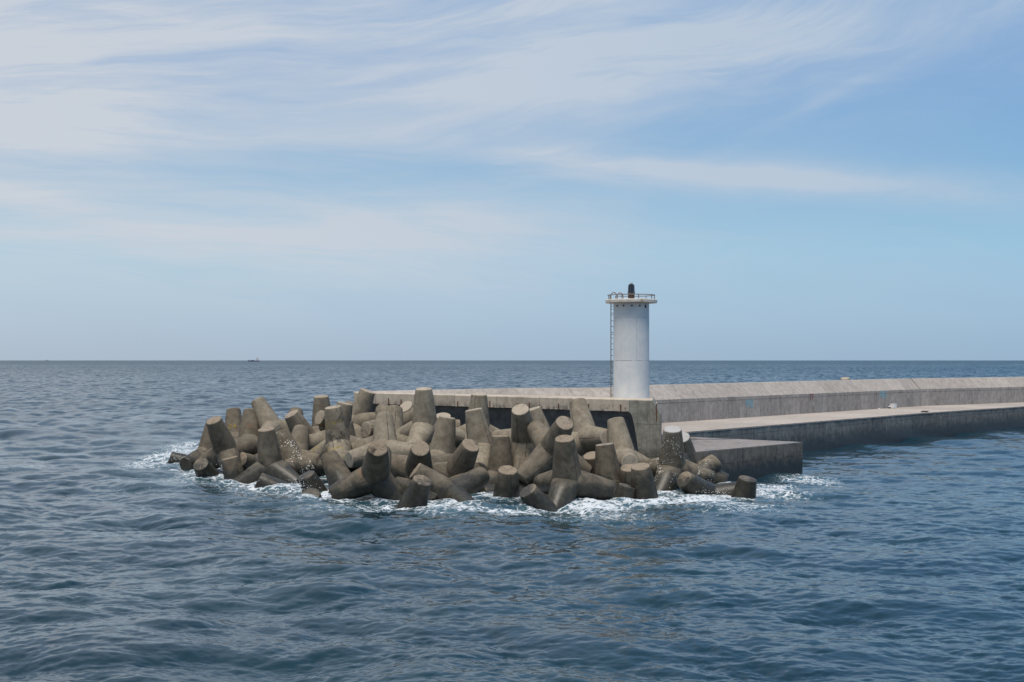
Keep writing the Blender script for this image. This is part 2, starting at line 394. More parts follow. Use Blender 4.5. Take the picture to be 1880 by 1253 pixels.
def sea_mat():
    m, t, p = newmat('sea_water')
    geo = t.new('ShaderNodeNewGeometry')
    pos = geo.outputs['Position']
    x, y, z = t.sep(pos)
    att = t.new('ShaderNodeAttribute', attribute_name='foam')
    den, swirl, cap = t.sep(att.outputs['Color'])
    flat = t.comb(x, y, 0.0)
    # small ripples tilt the reflecting surface (never shown as colour)
    r1 = t.noise(t.comb(t.m('MULTIPLY', x, 0.8), t.m('MULTIPLY', y, 1.0), 0.0), 1.5, 3, 0.6, 0.3, out=1)
    r2 = t.noise(t.comb(t.m('MULTIPLY', x, 0.75), t.m('MULTIPLY', y, 1.0), 7.0), 11.0, 4, 0.65, 0.3, out=1)
    gust = t.noise(t.comb(t.m('MULTIPLY', x, 0.5), t.m('MULTIPLY', y, 1.0), 3.0), 0.045, 4, 0.6, 0.5)
    amp = t.m('MULTIPLY', t.ss(gust, 0.32, 0.66, 0.07, 0.20), t.m('SUBTRACT', 1.0, t.m('MULTIPLY', swirl, 0.75)))
    v1 = t.vm('SUBTRACT', r1, (0.5, 0.5, 0.5))
    v2 = t.vm('SUBTRACT', r2, (0.5, 0.5, 0.5))
    vv = t.vm('ADD', t.vm('SCALE', v1, s=amp), t.vm('SCALE', v2, s=t.m('MULTIPLY', amp, 1.1)))
    vv = t.vm('MULTIPLY', vv, (1.0, 1.0, 0.0))
    nrm = t.vm('NORMALIZE', t.vm('ADD', geo.outputs['Normal'], vv))
    # foam lace
    wv_ = t.noise(flat, 0.9, 3, 0.6, out=1)
    wp = t.vm('ADD', flat, t.vm('SCALE', t.vm('SUBTRACT', wv_, (0.5, 0.5, 0.5)), s=1.5))
    wp = t.vm('MULTIPLY', wp, (0.8, 1.0, 1.0))
    vo = t.new('ShaderNodeTexVoronoi', feature='DISTANCE_TO_EDGE')
    vo.inputs['Scale'].default_value = 1.6
    t.put(vo.inputs['Vector'], wp)
    vo2 = t.new('ShaderNodeTexVoronoi', feature='DISTANCE_TO_EDGE')
    vo2.inputs['Scale'].default_value = 4.2
    t.put(vo2.inputs['Vector'], wp)
    fb = t.noise(flat, 2.2, 6, 0.72, 0.6)
    lace = t.m('ADD', t.m('MULTIPLY', vo.outputs[0], 1.1), t.m('MULTIPLY', vo2.outputs[0], 1.2))
    fld = t.m('ADD', t.m('MULTIPLY', t.m('SUBTRACT', 1.0, t.m('MULTIPLY', lace, 1.9)), 0.46), t.m('MULTIPLY', fb, 0.72))
    thr = t.m('SUBTRACT', 0.95, t.m('MULTIPLY', den, 0.78))
    foam = t.m('MULTIPLY', t.ss(fld, thr, t.m('ADD', thr, 0.28)), 0.92)
    foam = t.m('MULTIPLY', foam, t.ss(den, 0.02, 0.12))
    cp = t.m('MULTIPLY', t.ss(cap, 0.25, 0.8), t.ss(t.noise(flat, 3.0, 5, 0.7), 0.45, 0.58))
    foam = t.m('MAXIMUM', foam, cp)
    # aerated water under and around the foam is a paler blue green
    deep = t.mix(t.ss(t.noise(flat, 0.06, 3), 0.35, 0.65), (0.006, 0.024, 0.036), (0.007, 0.030, 0.042))
    wc = t.mix(t.m('MULTIPLY', t.ss(den, 0.1, 0.9), 0.55), deep, (0.10, 0.19, 0.22))
    fcol = t.mix(fb, (0.46, 0.50, 0.54), (0.74, 0.755, 0.77))
    t.put(p.inputs['Base Color'], t.mix(foam, wc, fcol))
    t.put(p.inputs['Roughness'], t.m('ADD', t.m('ADD', 0.06, t.m('MULTIPLY', swirl, t.ss(gust, 0.3, 0.68, 0.09, 0.20))), t.m('MULTIPLY', foam, 0.5)))
    p.inputs['IOR'].default_value = 1.333
    t.put(p.inputs['Specular IOR Level'], t.m('SUBTRACT', 0.5, t.m('MULTIPLY', foam, 0.4)))
    nb = t.bump(t.m('ADD', foam, t.m('MULTIPLY', fb, 0.5)), 0.6, 0.12, nrm)
    nmix = t.new('ShaderNodeMix', data_type='VECTOR')
    t.put(nmix.inputs[0], foam); t.put(nmix.inputs[4], nrm); t.put(nmix.inputs[5], nb)
    t.link(nmix.outputs[1], p.inputs['Normal'])
    return m
M['sea'] = sea_mat()
def spray_mat():
    m, t, p = newmat('white_spray')
    p.inputs['Base Color'].default_value = (0.85, 0.86, 0.88, 1)
    p.inputs['Roughness'].default_value = 0.5
    return m
M['spray'] = spray_mat()

# ---------------------------------------------------------------- mesh helpers
class MB:
    def __init__(self): self.v = []; self.f = []; self.mi = []
    def add(self, verts, faces, mi=0):
        o = len(self.v)
        self.v += [tuple(p) for p in verts]
        self.f += [tuple(i + o for i in fc) for fc in faces]
        self.mi += [mi] * len(faces)
        return self
    def box(self, c, s, rz=0.0, bev=0.0, mi=0):
        x, y, z = (k / 2 for k in s)
        b = min(bev, x * .9, y * .9, z * .9)
        if b <= 0:
            pts = [(-x, -y, -z), (x, -y, -z), (x, y, -z), (-x, y, -z), (-x, -y, z), (x, -y, z), (x, y, z), (-x, y, z)]
            fcs = [(0, 3, 2, 1), (4, 5, 6, 7), (0, 1, 5, 4), (1, 2, 6, 5), (2, 3, 7, 6), (3, 0, 4, 7)]
        else:
            rg = [(-x + b, -y), (x - b, -y), (x, -y + b), (x, y - b), (x - b, y), (-x + b, y), (-x, y - b), (-x, -y + b)]
            ri = [(px_ * (1 - b / x), py_ * (1 - b / y)) for px_, py_ in rg]
            pts = [(a, q, -z) for a, q in ri] + [(a, q, -z + b) for a, q in rg] + [(a, q, z - b) for a, q in rg] + [(a, q, z) for a, q in ri]
            fcs = [tuple(range(7, -1, -1)), tuple(range(24, 32))]
            for r in range(3):
                for k in range(8):
                    k2 = (k + 1) % 8
                    fcs.append((r * 8 + k, r * 8 + k2, r * 8 + 8 + k2, r * 8 + 8 + k))
        ca, sa = math.cos(rz), math.sin(rz)
        return self.add([(c[0] + ca * a - sa * q, c[1] + sa * a + ca * q, c[2] + w) for a, q, w in pts], fcs, mi)
    def prism(self, poly, z0, z1, mi=0, top=None):
        n = len(poly)
        self.add([(a, q, z0) for a, q in poly] + [(a, q, z1) for a, q in poly],
                 [(k, (k + 1) % n, n + (k + 1) % n, n + k) for k in range(n)] + [tuple(range(n - 1, -1, -1))], mi)
        return self.add([(a, q, z1) for a, q in poly], [tuple(range(n))], mi if top is None else top)
    def lathe(self, prof, c=(0, 0, 0), seg=32, mi=0, rot=0.0):
        vs = []; fs = []
        for r, z in prof:
            for k in range(seg):
                a = 2 * math.pi * k / seg + rot
                vs.append((c[0] + r * math.cos(a), c[1] + r * math.sin(a), c[2] + z))
        for j in range(len(prof) - 1):
            for k in range(seg):
                k2 = (k + 1) % seg
                fs.append((j * seg + k, j * seg + k2, (j + 1) * seg + k2, (j + 1) * seg + k))
        fs.append(tuple(range(seg - 1, -1, -1)))
        fs.append(tuple((len(prof) - 1) * seg + k for k in range(seg)))
        return self.add(vs, fs, mi)
    def tube(self, pts, r, seg=8, mi=0, closed=False):
        P = [Vector(q) for q in pts]; n = len(P); vs = []; fs = []
        up = Vector((0.013, 0.021, 1))
        for i in range(n):
            a = P[(i - 1) % n] if (closed or i) else P[0]
            b = P[(i + 1) % n] if (closed or i < n - 1) else P[-1]
            t_ = (b - a).normalized()
            u_ = up if abs(t_.dot(up.normalized())) < .95 else Vector((1, 0.02, 0))
            s_ = t_.cross(u_).normalized(); w_ = s_.cross(t_)
            for k in range(seg):
                g = 2 * math.pi * k / seg
                vs.append(P[i] + (s_ * math.cos(g) + w_ * math.sin(g)) * r)
        for i in range(n if closed else n - 1):
            i2 = (i + 1) % n
            for k in range(seg):
                k2 = (k + 1) % seg
                fs.append((i * seg + k, i * seg + k2, i2 * seg + k2, i2 * seg + k))
        if not closed:
            fs.append(tuple(range(seg - 1, -1, -1))); fs.append(tuple((n - 1) * seg + k for k in range(seg)))
        return self.add(vs, fs, mi)
    def build(self, name, mats, parent=None, smooth=None, world=False):
        if world and parent is not None:      # shapes given in world space, thing unrotated
            off = parent.location if parent.parent is None else parent.location + parent.parent.location
            self.v = [(a - off[0], b - off[1], c_ - off[2]) for a, b, c_ in self.v]
        me = bpy.data.meshes.new(name)
        me.from_pydata(self.v, [], self.f)
        if not isinstance(mats, (list, tuple)): mats = [mats]
        for k in mats: me.materials.append(k)
        me.polygons.foreach_set('material_index', self.mi)
        if smooth:
            me.polygons.foreach_set('use_smooth', [True] * len(self.f))
            try: me.set_sharp_from_angle(angle=rad(smooth))
            except Exception: pass
        me.update()
        o = bpy.data.objects.new(name, me)
        COL.objects.link(o)
        if parent is not None: o.parent = parent
        return o

def tag(o, label=None, cat=None, group=None, kind=None):
    if label: o['label'] = label
    if cat: o['category'] = cat
    if group: o['group'] = group
    if kind: o['kind'] = kind
    return o

def empty(name, loc, label=None, cat=None, group=None):
    o = bpy.data.objects.new(name, None)
    o.empty_display_size = 0.3
    COL.objects.link(o)
    o.location = loc
    return tag(o, label, cat, group)

# ================================================================ pier, walls, landing
ZQ, ZL, ZW0, ZW1 = 2.24, 1.88, 4.89, 4.70

def wob(pts, rng, a):
    return [(p[0] + rng.uniform(-a, a), p[1] + rng.uniform(-a, a), p[2] + rng.uniform(-a, a)) for p in pts]

# ---- pier: deck slab with its dark quay face
pier_root = empty('pier', (30, 125, 0), 'long low concrete pier with pale flat deck and dark wet quay face', 'pier')
deck_poly = [(9.0, 91.2), (36.9, 128.5), (53.0, 147.3), (108.0, 206.0), (98, 214), (58.1, 163.2), (42.2, 149.6), (10.4, 109.5), (4.0, 104.0), (4.0, 93.0)]
b = MB()
n = len(deck_poly)
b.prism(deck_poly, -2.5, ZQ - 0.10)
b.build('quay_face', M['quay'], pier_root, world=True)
def inset(poly, dd):
    cx = sum(q[0] for q in poly) / len(poly); cy = sum(q[1] for q in poly) / len(poly)
    return poly
# deck course: subdivided front lip, a little chipped
rng = random.Random(5)
def dense(p, q, step):
    L_ = math.hypot(q[0] - p[0], q[1] - p[1]); k = max(1, int(L_ / step))
    return [(p[0] + (q[0] - p[0]) * i / k, p[1] + (q[1] - p[1]) * i / k) for i in range(k)]
lip = dense((9.0, 91.2), (36.9, 128.5), 0.5) + dense((36.9, 128.5), (53.0, 147.3), 0.6) + [(53.0, 147.3), (108.0, 206.0)]
rest = deck_poly[4:]
lip2 = [(a + rng.uniform(-.02, .035) + .02, q - rng.uniform(-.02, .035) - .02) for a, q in lip]
poly2 = lip2 + rest
b = MB()
n = len(poly2)
b.add([(a, q, ZQ - 0.10) for a, q in poly2] + [(a, q, ZQ) for a, q in poly2],
      [(k, (k + 1) % n, n + (k + 1) % n, n + k) for k in range(n)] + [tuple(range(n, 2 * n))])
b.build('deck', M['deck'], pier_root, world=True)

# ---- landing step in front of the quay, wet
land_root = empty('landing_platform', (13, 85, 0), 'low wet concrete landing block in front of the pier, right of the tetrapods', 'landing platform')
lp = [(9.3, 78.4), (18.2, 89.1), (12.05, 95.05), (8.9, 91.0), (8.9, 83.4)]
b = MB(); b.prism(lp, -2.5, ZL - 0.06); b.build('block', M['landing'], land_root, world=True)
lpf = dense(lp[0], lp[1], 0.35) + dense(lp[1], lp[2], 0.6) + lp[2:]
rng = random.Random(8)
lpf = [(a + rng.uniform(-.02, .02), q + rng.uniform(-.02, .02)) for a, q in lpf]
b = MB(); b.prism(lpf, ZL - 0.06, ZL); b.build('top_slab', M['landing_top'], land_root, world=True)

# ---- head wall: recurved face with lip, solid end pillar
A = Vector((-10.4, 94.0)); Bc = Vector((8.15, 82.8))
e2 = (Bc - A).normalized(); LW = (Bc - A).length
nf = Vector((e2.y, -e2.x))                     # front normal
if nf.y > 0: nf = -nf
bk = Vector((0.115, 0.993))                    # depth direction of the block
head_root = empty('head_wall', (A.x, A.y, 0), 'pale concrete wall with overhanging lip and dark curved hollow behind the tetrapods', 'wall')
def topz(s): return ZW0 + (ZW1 - ZW0) * min(1.0, s / LW)
LIP = 0.72
def hollow(z, zl):
    # depth of the curved hollow below the lip
    q = max(0.0, min(1.0, (zl - z) / (zl - 0.2)))
    return 0.30 + 1.05 * math.sin(min(1.0, q * 1.5) * math.pi / 2) - 0.55 * max(0, q - 0.55)
def send(z, zl):
    q = max(0.0, min(1.0, (zl - z) / 3.0))
    return LW - 1.50 + 0.70 * q ** 0.5
S = list(np.linspace(0, LW, 74))
lipb = MB()                                     # lip band + end pillar front + top + chamfered end
rngw = random.Random(3)
top_f = []; bot_f = []; bot_b = []; top_b = []
for s in S:
    p = A + e2 * s; zt = topz(s)
    j = rngw.uniform(-.012, .012)
    top_f.append((p.x, p.y, zt + j)); bot_f.append((p.x, p.y, zt - LIP + rngw.uniform(-.01, .01)))
    q = p - nf * 0.32; bot_b.append((q.x, q.y, zt - LIP))
    dep = 1.2 + 3.4 * min(1, max(0.12, s / LW))
    q = p + bk * dep; top_b.append((q.x, q.y, zt))
m_ = len(S)
# bevelled front arris
arr_f = [(x_ + nf.x * -.0, y_ + nf.y * -.0, z_ - .05) for x_, y_, z_ in top_f]
arr_t = [(x_ - nf.x * .05, y_ - nf.y * .05, z_) for x_, y_, z_ in top_f]
rows = [bot_b, bot_f, arr_f, arr_t, top_b]
vs = [v for r in rows for v in r]
fs = []
for r in range(len(rows) - 1):
    for k in range(m_ - 1):
        fs.append((r * m_ + k, r * m_ + k + 1, (r + 1) * m_ + k + 1, (r + 1) * m_ + k))
lipb.add(vs, fs)
lipb.build('lip', M['wall'], head_root, world=True)
# hollow surface
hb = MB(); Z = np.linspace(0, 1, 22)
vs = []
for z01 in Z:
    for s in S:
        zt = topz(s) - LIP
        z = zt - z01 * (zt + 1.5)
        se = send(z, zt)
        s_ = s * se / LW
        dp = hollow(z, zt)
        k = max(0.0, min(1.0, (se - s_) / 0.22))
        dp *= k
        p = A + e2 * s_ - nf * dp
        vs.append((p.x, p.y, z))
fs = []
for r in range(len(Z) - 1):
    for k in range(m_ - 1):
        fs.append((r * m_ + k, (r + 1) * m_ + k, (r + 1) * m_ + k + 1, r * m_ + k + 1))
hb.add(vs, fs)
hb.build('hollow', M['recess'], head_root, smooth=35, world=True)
# end pillar: front from the hollow's edge to the sloping end
pb = MB()
zs = list(np.linspace(-1.5, topz(LW) - LIP, 16)) + [3.84, 4.1, 4.4, 4.62, 4.66]
zs = sorted(set([round(float(k), 3) for k in zs]))
left = []; right = []; backr = []
for z in zs:
    zt = topz(LW) - LIP
    l = send(z, zt) if z < zt - 1e-4 else LW - 1.5 + 0.0
    ex = 0.56 if z <= 3.84 else 0.56 * (4.70 - z) / 0.86
    pl = A + e2 * l + nf * 0.003; pr = A + e2 * (LW + ex) + nf * 0.003
    pk = pr + bk * 4.6
    left.append((pl.x, pl.y, z)); right.append((pr.x, pr.y, z)); backr.append((pk.x, pk.y, z))
cols = 5
vs = []
for i, z in enumerate(zs):
    for c_ in range(cols + 1):
        f_ = c_ / cols
        vs.append(tuple(left[i][k] * (1 - f_) + right[i][k] * f_ for k in range(3)))
    vs.append(backr[i])
W_ = cols + 2
fs = []
for i in range(len(zs) - 1):
    for c_ in range(W_ - 1):
        fs.append((i * W_ + c_, i * W_ + c_ + 1, (i + 1) * W_ + c_ + 1, (i + 1) * W_ + c_))
pb.add(vs, fs)
pb.build('end_pillar', M['pillar'], head_root, world=True)
# left end face of the wall
lb = MB()
p0 = A; p1 = A + bk * 1.7
lb.add([(p0.x, p0.y, -1.5), (p1.x, p1.y, -1.5), (p1.x, p1.y, ZW0), (p0.x, p0.y, ZW0), (p0.x - .05, p0.y + .02, -1.5), (p1.x - .05, p1.y, -1.5), (p1.x - .05, p1.y, ZW0 - .02), (p0.x - .05, p0.y + .02, ZW0 - .02)],
       [(0, 1, 2, 3), (5, 4, 7, 6), (4, 0, 3, 7), (7, 3, 2, 6), (1, 5, 6, 2)])
lb.build('end_face', M['wall'], head_root, world=True)
# rusty bars that stick out at the foot of the lip
for pxx, hh, zoff in [(713.5, .42, 0), (736.5, .34, 0.02), (840.6, .34, 0), (899.6, .42, 0), (951, .22, .1), (972, .40, 0), (1025.5, .28, .1), (1081, .35, 0.05), (1139.6, .42, 0), (1205.5, 1.0, -0.5)]:
    k = (pxx - 940) / 2611.0
    s = (k * A.y - A.x) / (e2.x - k * e2.y)
    p = A + e2 * s + nf * 0.022
    zt = topz(s) - LIP
    MB().box((p.x, p.y, zt + hh / 2 - .02 + zoff), (0.055, 0.035, hh), math.atan2(e2.y, e2.x)).build('rusty_bar', M['rust'], head_root, world=True)

# ---- rear parapet: vertical face, sloping face, cap; cast in sections
par_root = empty('parapet_wall', (20, 120, 0), 'long low parapet wall with sloping top face running along the pier deck', 'wall')
pdir = Vector((42.5 - 11.3, 148 - 108)).normalized()
pn = Vector((-pdir.y, pdir.x))
P0 = Vector((11.3, 108.0)); P1 = Vector((42.5, 148.0)); P2 = Vector((58.1, 161.4)); P3 = Vector((108.0, 205.0))
def par_pt(s):
    l1 = (P1 - P0).length
    if s <= l1: return P0 + (P1 - P0) * (s / l1), pn
    d2_ = (P2 - P1).normalized()
    return P1 + d2_ * (s - l1), Vector((-d2_.y, d2_.x))
ZF, ZT = 4.0, 5.1
def section(s0, s1, jit):
    b_ = MB(); k = max(2, int((s1 - s0) / 0.8))
    rg = random.Random(jit)
    prof = []
    for i in range(k + 1):
        s = s0 + (s1 - s0) * i / k
        p, nn = par_pt(s)
        w1 = rg.uniform(-.012, .012)
        row = [(p, ZQ - .02), (p + nn * .01, ZF - 0.28), (p, ZF - .26), (p, ZF + w1)]
        r2_ = [(p + nn * 0.02, ZF + .02 + w1), (p + nn * 1.08, ZT - .02 + w1), (p + nn * 1.14, ZT + w1), (p + nn * 1.7, ZT), (p + nn * 1.75, -1.5)]
        prof.append([(q.x, q.y, z_) for q, z_ in row + r2_])
    m2 = len(prof[0])
    vs = [v for r in prof for v in r]
    fs = []; mi = []
    for i in range(k):
        for j in range(m2 - 1):
            fs.append((i * m2 + j, (i + 1) * m2 + j, (i + 1) * m2 + j + 1, i * m2 + j + 1)); mi.append(1 if j >= 3 else 0)
    fs.append(tuple(range(m2 - 1, -1, -1))); mi.append(0)
    fs.append(tuple(k * m2 + j for j in range(m2))); mi.append(0)
    b_.add(vs, fs); b_.mi = mi
    return b_.build('wall_section', [M['parapet'], M['slope']], par_root, world=True)
L1 = (P1 - P0).length
cuts = [-0.6, 5.6, 9.6, 26.6, L1 - .02]
gap = 0.035
for i in range(len(cuts) - 1):
    section(cuts[i] + gap / 2, cuts[i + 1] - gap / 2, i + 10)
ext = [L1 + .02, L1 + 15.6, L1 + 31, L1 + 47, L1 + 75]
for i in range(len(ext) - 1):
    section(ext[i] + gap / 2, ext[i + 1] - gap / 2, i + 20)
# pale mortar strips over two joints
for s, w in [(9.6, .34), (26.9, .75), (L1 - .05, .30)]:
    p, nn = par_pt(s)
    b = MB(); q = p - nn * 0.0
    b.box((q.x, q.y, (ZQ + ZF) / 2 - .02), (w, 0.03, ZF - ZQ - .06), math.atan2(pdir.y, pdir.x))
    b.build('joint_strip', M['joint'], par_root, world=True)
# head part of the parapet behind the lighthouse and the head wall
hp = [((-10.6, 94.9, 4.92), (-10.45, 94.6, 4.72)), ((-5, 96.6, 5.0), (-4.8, 95.8, 4.3)), ((.19, 98.0, 5.08), (.3, 96.9, 3.98)), ((6.97, 100.0, 5.08), (7.7, 99.0, 3.98)), ((10.0, 107.6, 5.1), (10.95, 107.4, 3.99))]
hb = MB(); rows = []
for t_, f_ in hp:
    t_ = Vector(t_); f_ = Vector(f_)
    dv = (t_ - f_); dv.z = 0
    if dv.length < .4: dv = Vector((.1, .9, 0))
    dv.normalize()
    bk_ = t_ + dv * .6
    rows.append([(f_.x, f_.y, -1.5), tuple(f_), tuple(t_), (bk_.x, bk_.y, t_.z), (bk_.x, bk_.y, -1.5)])
vs = [v for r in rows for v in r]; fs = []
for i in range(len(rows) - 1):
    for j in range(4):
        fs.append((i * 5 + j, (i + 1) * 5 + j, (i + 1) * 5 + j + 1, i * 5 + j + 1))
hb.add(vs, fs)
hb.build('head_section', M['slope'], par_root, world=True)
# infill slab between head wall and parapet (walkable top behind the lip)
ib = MB()
ib.prism([(-8.0, 93.6), (7.4, 85.2), (8.6, 88.0), (9.4, 92.0), (10.9, 107.0), (7.6, 99.1), (.3, 97.0), (-6.0, 95.3)], -1.5, 3.9)
ib.build('infill', M['deck'], head_root, world=True)

# ---- painted marks on the parapet
def strokes(txt):
    F_ = {'P': [((0, 0), (0, 1)), ((0, 1), (.8, 1)), ((.8, 1), (.8, .5)), ((.8, .5), (0, .42))],
          'H': [((0, 0), (0, 1)), ((.8, 0), (.8, 1)), ((0, .5), (.8, .5))],
          'O': [((0, 0.03), (0, .97)), ((.8, 0.03), (.8, .97)), ((0, 1), (.8, 1)), ((0, 0), (.8, 0))],
          '1': [((.5, 0), (.5, 1)), ((.5, 1), (.1, .75))],
          '7': [((0, 1), (.8, 1)), ((.8, 1), (.35, 0))],
          '2': [((0, .75), (.15, 1)), ((.15, 1), (.65, 1)), ((.65, 1), (.75, .7)), ((.75, .7), (0, 0)), ((0, 0), (.8, 0))],
          '4': [((.6, 0), (.6, 1)), ((.6, 1), (0, .3)), ((0, .3), (.85, .3))]}
    return F_[txt]
def paint(txt, s, zc, hgt, wid, mat, thick):
    p, nn = par_pt(s)
    ang = math.atan2(pdir.y, pdir.x)
    cw = wid / len(txt)
    b_ = MB()
    for i, ch in enumerate(txt):
        for (x0, y0), (x1, y1) in strokes(ch):
            a0 = -wid / 2 + cw * i + x0 * cw * .85; a1 = -wid / 2 + cw * i + x1 * cw * .85
            c0 = (y0 - .5) * hgt; c1 = (y1 - .5) * hgt
            dl = math.hypot(a1 - a0, c1 - c0) or 1e-3
            px_, pz_ = -(c1 - c0) / dl * thick / 2, (a1 - a0) / dl * thick / 2
            ex, ez = (a1 - a0) / dl * thick / 2, (c1 - c0) / dl * thick / 2
            q = [(a0 - ex + px_, c0 - ez + pz_), (a0 - ex - px_, c0 - ez - pz_), (a1 + ex - px_, c1 + ez - pz_), (a1 + ex + px_, c1 + ez + pz_)]
            off = 0.006 + 0.0015 * (len(b_.f) % 5)
            fr = [(p.x + pdir.x * a_ - nn.x * off, p.y + pdir.y * a_ - nn.y * off, zc + z_) for a_, z_ in q]
            bk_ = [(p.x + pdir.x * a_ + nn.x * .02, p.y + pdir.y * a_ + nn.y * .02, zc + z_) for a_, z_ in q]
            b_.add(fr + bk_, [(0, 1, 2, 3), (7, 6, 5, 4), (0, 4, 5, 1), (1, 5, 6, 2), (2, 6, 7, 3), (3, 7, 4, 0)])
    return b_
paint('PHO', 14.0, 3.40, .54, 1.30, M['cyan'], .11).build('painted_letters', M['cyan'], par_root, world=True)
paint('PHO', 41.3, 3.62, .60, 1.65, M['cyan'], .13).build('painted_letters', M['cyan'], par_root, world=True)
paint('17', 25.55, 3.72, .42, .72, M['red'], .10).build('painted_number', M['red'], par_root, world=True)

# ---- things lying on the pier deck
foam_box = empty('foam_box', (37.95, 141.6, ZQ), 'white plastic box lying on the pier deck against the parapet', 'box')
ang = math.atan2(pdir.y, pdir.x)
MB().box((0, 0, .20), (.74, .44, .37), ang, .03).build('body', M['foamwhite'], foam_box)
MB().box((0, 0, .405), (.76, .46, .04), ang, .012).build('lid', M['foamwhite'], foam_box)
buoy = empty('float', (37.3, 140.6, ZQ), 'small pale and dark round float beside the white box on deck', 'float')
MB().lathe([(.03, .0), (.12, .03), (.155, .1), (.15, .14)], seg=16).build('lower_half', M['darkplastic'], buoy, smooth=40)
MB().lathe([(.15, .14), (.13, .2), (.07, .25), (.02, .27)], seg=16).build('upper_half', M['cap'], buoy, smooth=40)
b = MB(); rng = random.Random(4)
pts = []
for i in range(90):
    a = i * .42; r = .10 + .16 * (0.5 + 0.5 * math.sin(i * .37)) + rng.uniform(-.02, .02)
    pts.append((math.cos(a) * r * 1.5, math.sin(a) * r * 1.0, .03 + .0011 * i + rng.uniform(0, .015)))
b.tube(pts, .022, 6)
rope = b.build('rope_coil', M['darkplastic'], None, smooth=60)
rope.location = (37.8, 130.2, ZQ)
tag(rope, 'black heap of old rope near the pier deck edge', 'rope')
b = MB()
b.add([(-.16, 0, .01), (.1, -.06, .01), (.17, .05, .012), (-.05, .09, .01), (-.14, .01, .05), (.08, -.04, .07), (.14, .05, .05), (-.03, .07, .06)],
      [(3, 2, 1, 0), (4, 5, 6, 7), (0, 1, 5, 4), (1, 2, 6, 5), (2, 3, 7, 6), (3, 0, 4, 7)])
scrap = b.build('foam_scrap', M['foamwhite'], None)
scrap.location = (36.0, 139.6, ZQ)
tag(scrap, 'tiny flat white scrap on deck left of the white box', 'litter')

# ---- lighthouse
LX, LY, LZ = 7.28, 86.8, 4.70
lh = empty('lighthouse', (LX, LY, LZ), 'white round lighthouse tower with flat rust-stained slab top on the wall', 'lighthouse')
R = 1.095
MB().lathe([(R, -.06), (R, .02), (R - .006, 2.25), (R - .006, 5.0), (R - .012, 5.80)], seg=72).build('tower', M['tower'], lh, smooth=30)
SB, ST = 5.79, 6.01
MB().lathe([(1.0, SB), (1.54, SB), (1.578, SB + .03), (1.58, ST - .04), (1.55, ST), (.3, ST + .012)], seg=48).build('slab', M['slab'], lh, smooth=30)
for k, a in enumerate([-.98, -.52, -.05, .40, .82]):
    x_, y_ = math.sin(a) * (R - .02), -math.cos(a) * (R - .02)
    MB().box((x_, y_, 5.60 - (.03 if k == 4 else 0)), (.10, .07, .09 if k < 4 else .17), a).build('vent', M['vent'], lh)
# ladder with its two hooped handrails
rails = [(-1.21, .50), (-.80, .86)]
lad = MB(); lad.tube([(rails[0][0], rails[0][1], -.02), (rails[0][0], rails[0][1], 5.80)], .028, 8)
lad.tube([(rails[1][0], rails[1][1], -.02), (rails[1][0], rails[1][1], 5.80)], .028, 8)
ladder = lad.build('ladder', M['steel'], lh, smooth=60)
zr = .12
zl_ = []
while zr < 5.4:
    zl_.append(zr); zr += .355
for zr in zl_ + [5.44, 5.58, 5.70]:
    MB().tube([(rails[0][0], rails[0][1], zr), (rails[1][0], rails[1][1], zr)], .018, 6).build('rung', M['steel'], ladder)
for zr in [.2, 2.0, 3.9, 5.2]:
    MB().tube([(rails[0][0], rails[0][1], zr), (rails[0][0] * .82, rails[0][1] * .82, zr)], .02, 6).build('bracket', M['steel'], ladder)
for (x0, y0) in rails:
    x1, y1 = x0 + .36, y0 - .02
    pts = [(x0, y0, 5.78), (x0, y0, 6.24)]
    for i in range(1, 12):
        g = math.pi * i / 12
        pts.append((x0 + (x1 - x0) * (1 - math.cos(g)) / 2, y0, 6.24 + .22 * math.sin(g)))
    pts += [(x1, y1, 6.24), (x1, y1, ST)]
    MB().tube(pts, .032, 8).build('hoop_rail', M['steel'], lh, smooth=60)
# low ring rail with posts, open at the ladder
a0, a1 = math.atan2(.95, -.55), math.atan2(.40, -1.36)
gap_a, gap_b = rad(128), rad(160)
pts = []
k = 64
for i in range(k + 1):
    g = gap_b + (2 * math.pi - (gap_b - gap_a)) * i / k
    pts.append((1.43 * math.cos(g), 1.43 * math.sin(g), 6.275))
rail = MB().tube(pts, .026, 8).build('guard_rail', M['steel'], lh, smooth=60)
for i in range(9):
    g = gap_b + (2 * math.pi - (gap_b - gap_a)) * i / 8
    MB().tube([(1.43 * math.cos(g), 1.43 * math.sin(g), ST - .01), (1.43 * math.cos(g), 1.43 * math.sin(g), 6.28)], .024, 8).build('post', M['steel'], rail)
# lantern
lan = MB().lathe([(.20, ST), (.20, 6.36), (.235, 6.375), (.235, 6.41), (.20, 6.42)], seg=24).build('lantern', M['lantern_base'], lh, smooth=30)
MB().lathe([(.205, 6.421), (.178, 6.90), (.12, 6.955), (.085, 6.965)], seg=8, rot=rad(22.5 + 8)).build('lens_housing', M['black'], lan)
fr = MB()
for k in range(8):
    g = 2 * math.pi * k / 8 + rad(30.5)
    fr.tube([(.207 * math.cos(g), .207 * math.sin(g), 6.42), (.18 * math.cos(g), .18 * math.sin(g), 6.90)], .010, 6)
fr.build('frame', M['lantern_frame'], lan)
MB().lathe([(.085, 6.965), (.08, 7.04), (.05, 7.06)], seg=16).build('cap', M['cap'], lan, smooth=40)

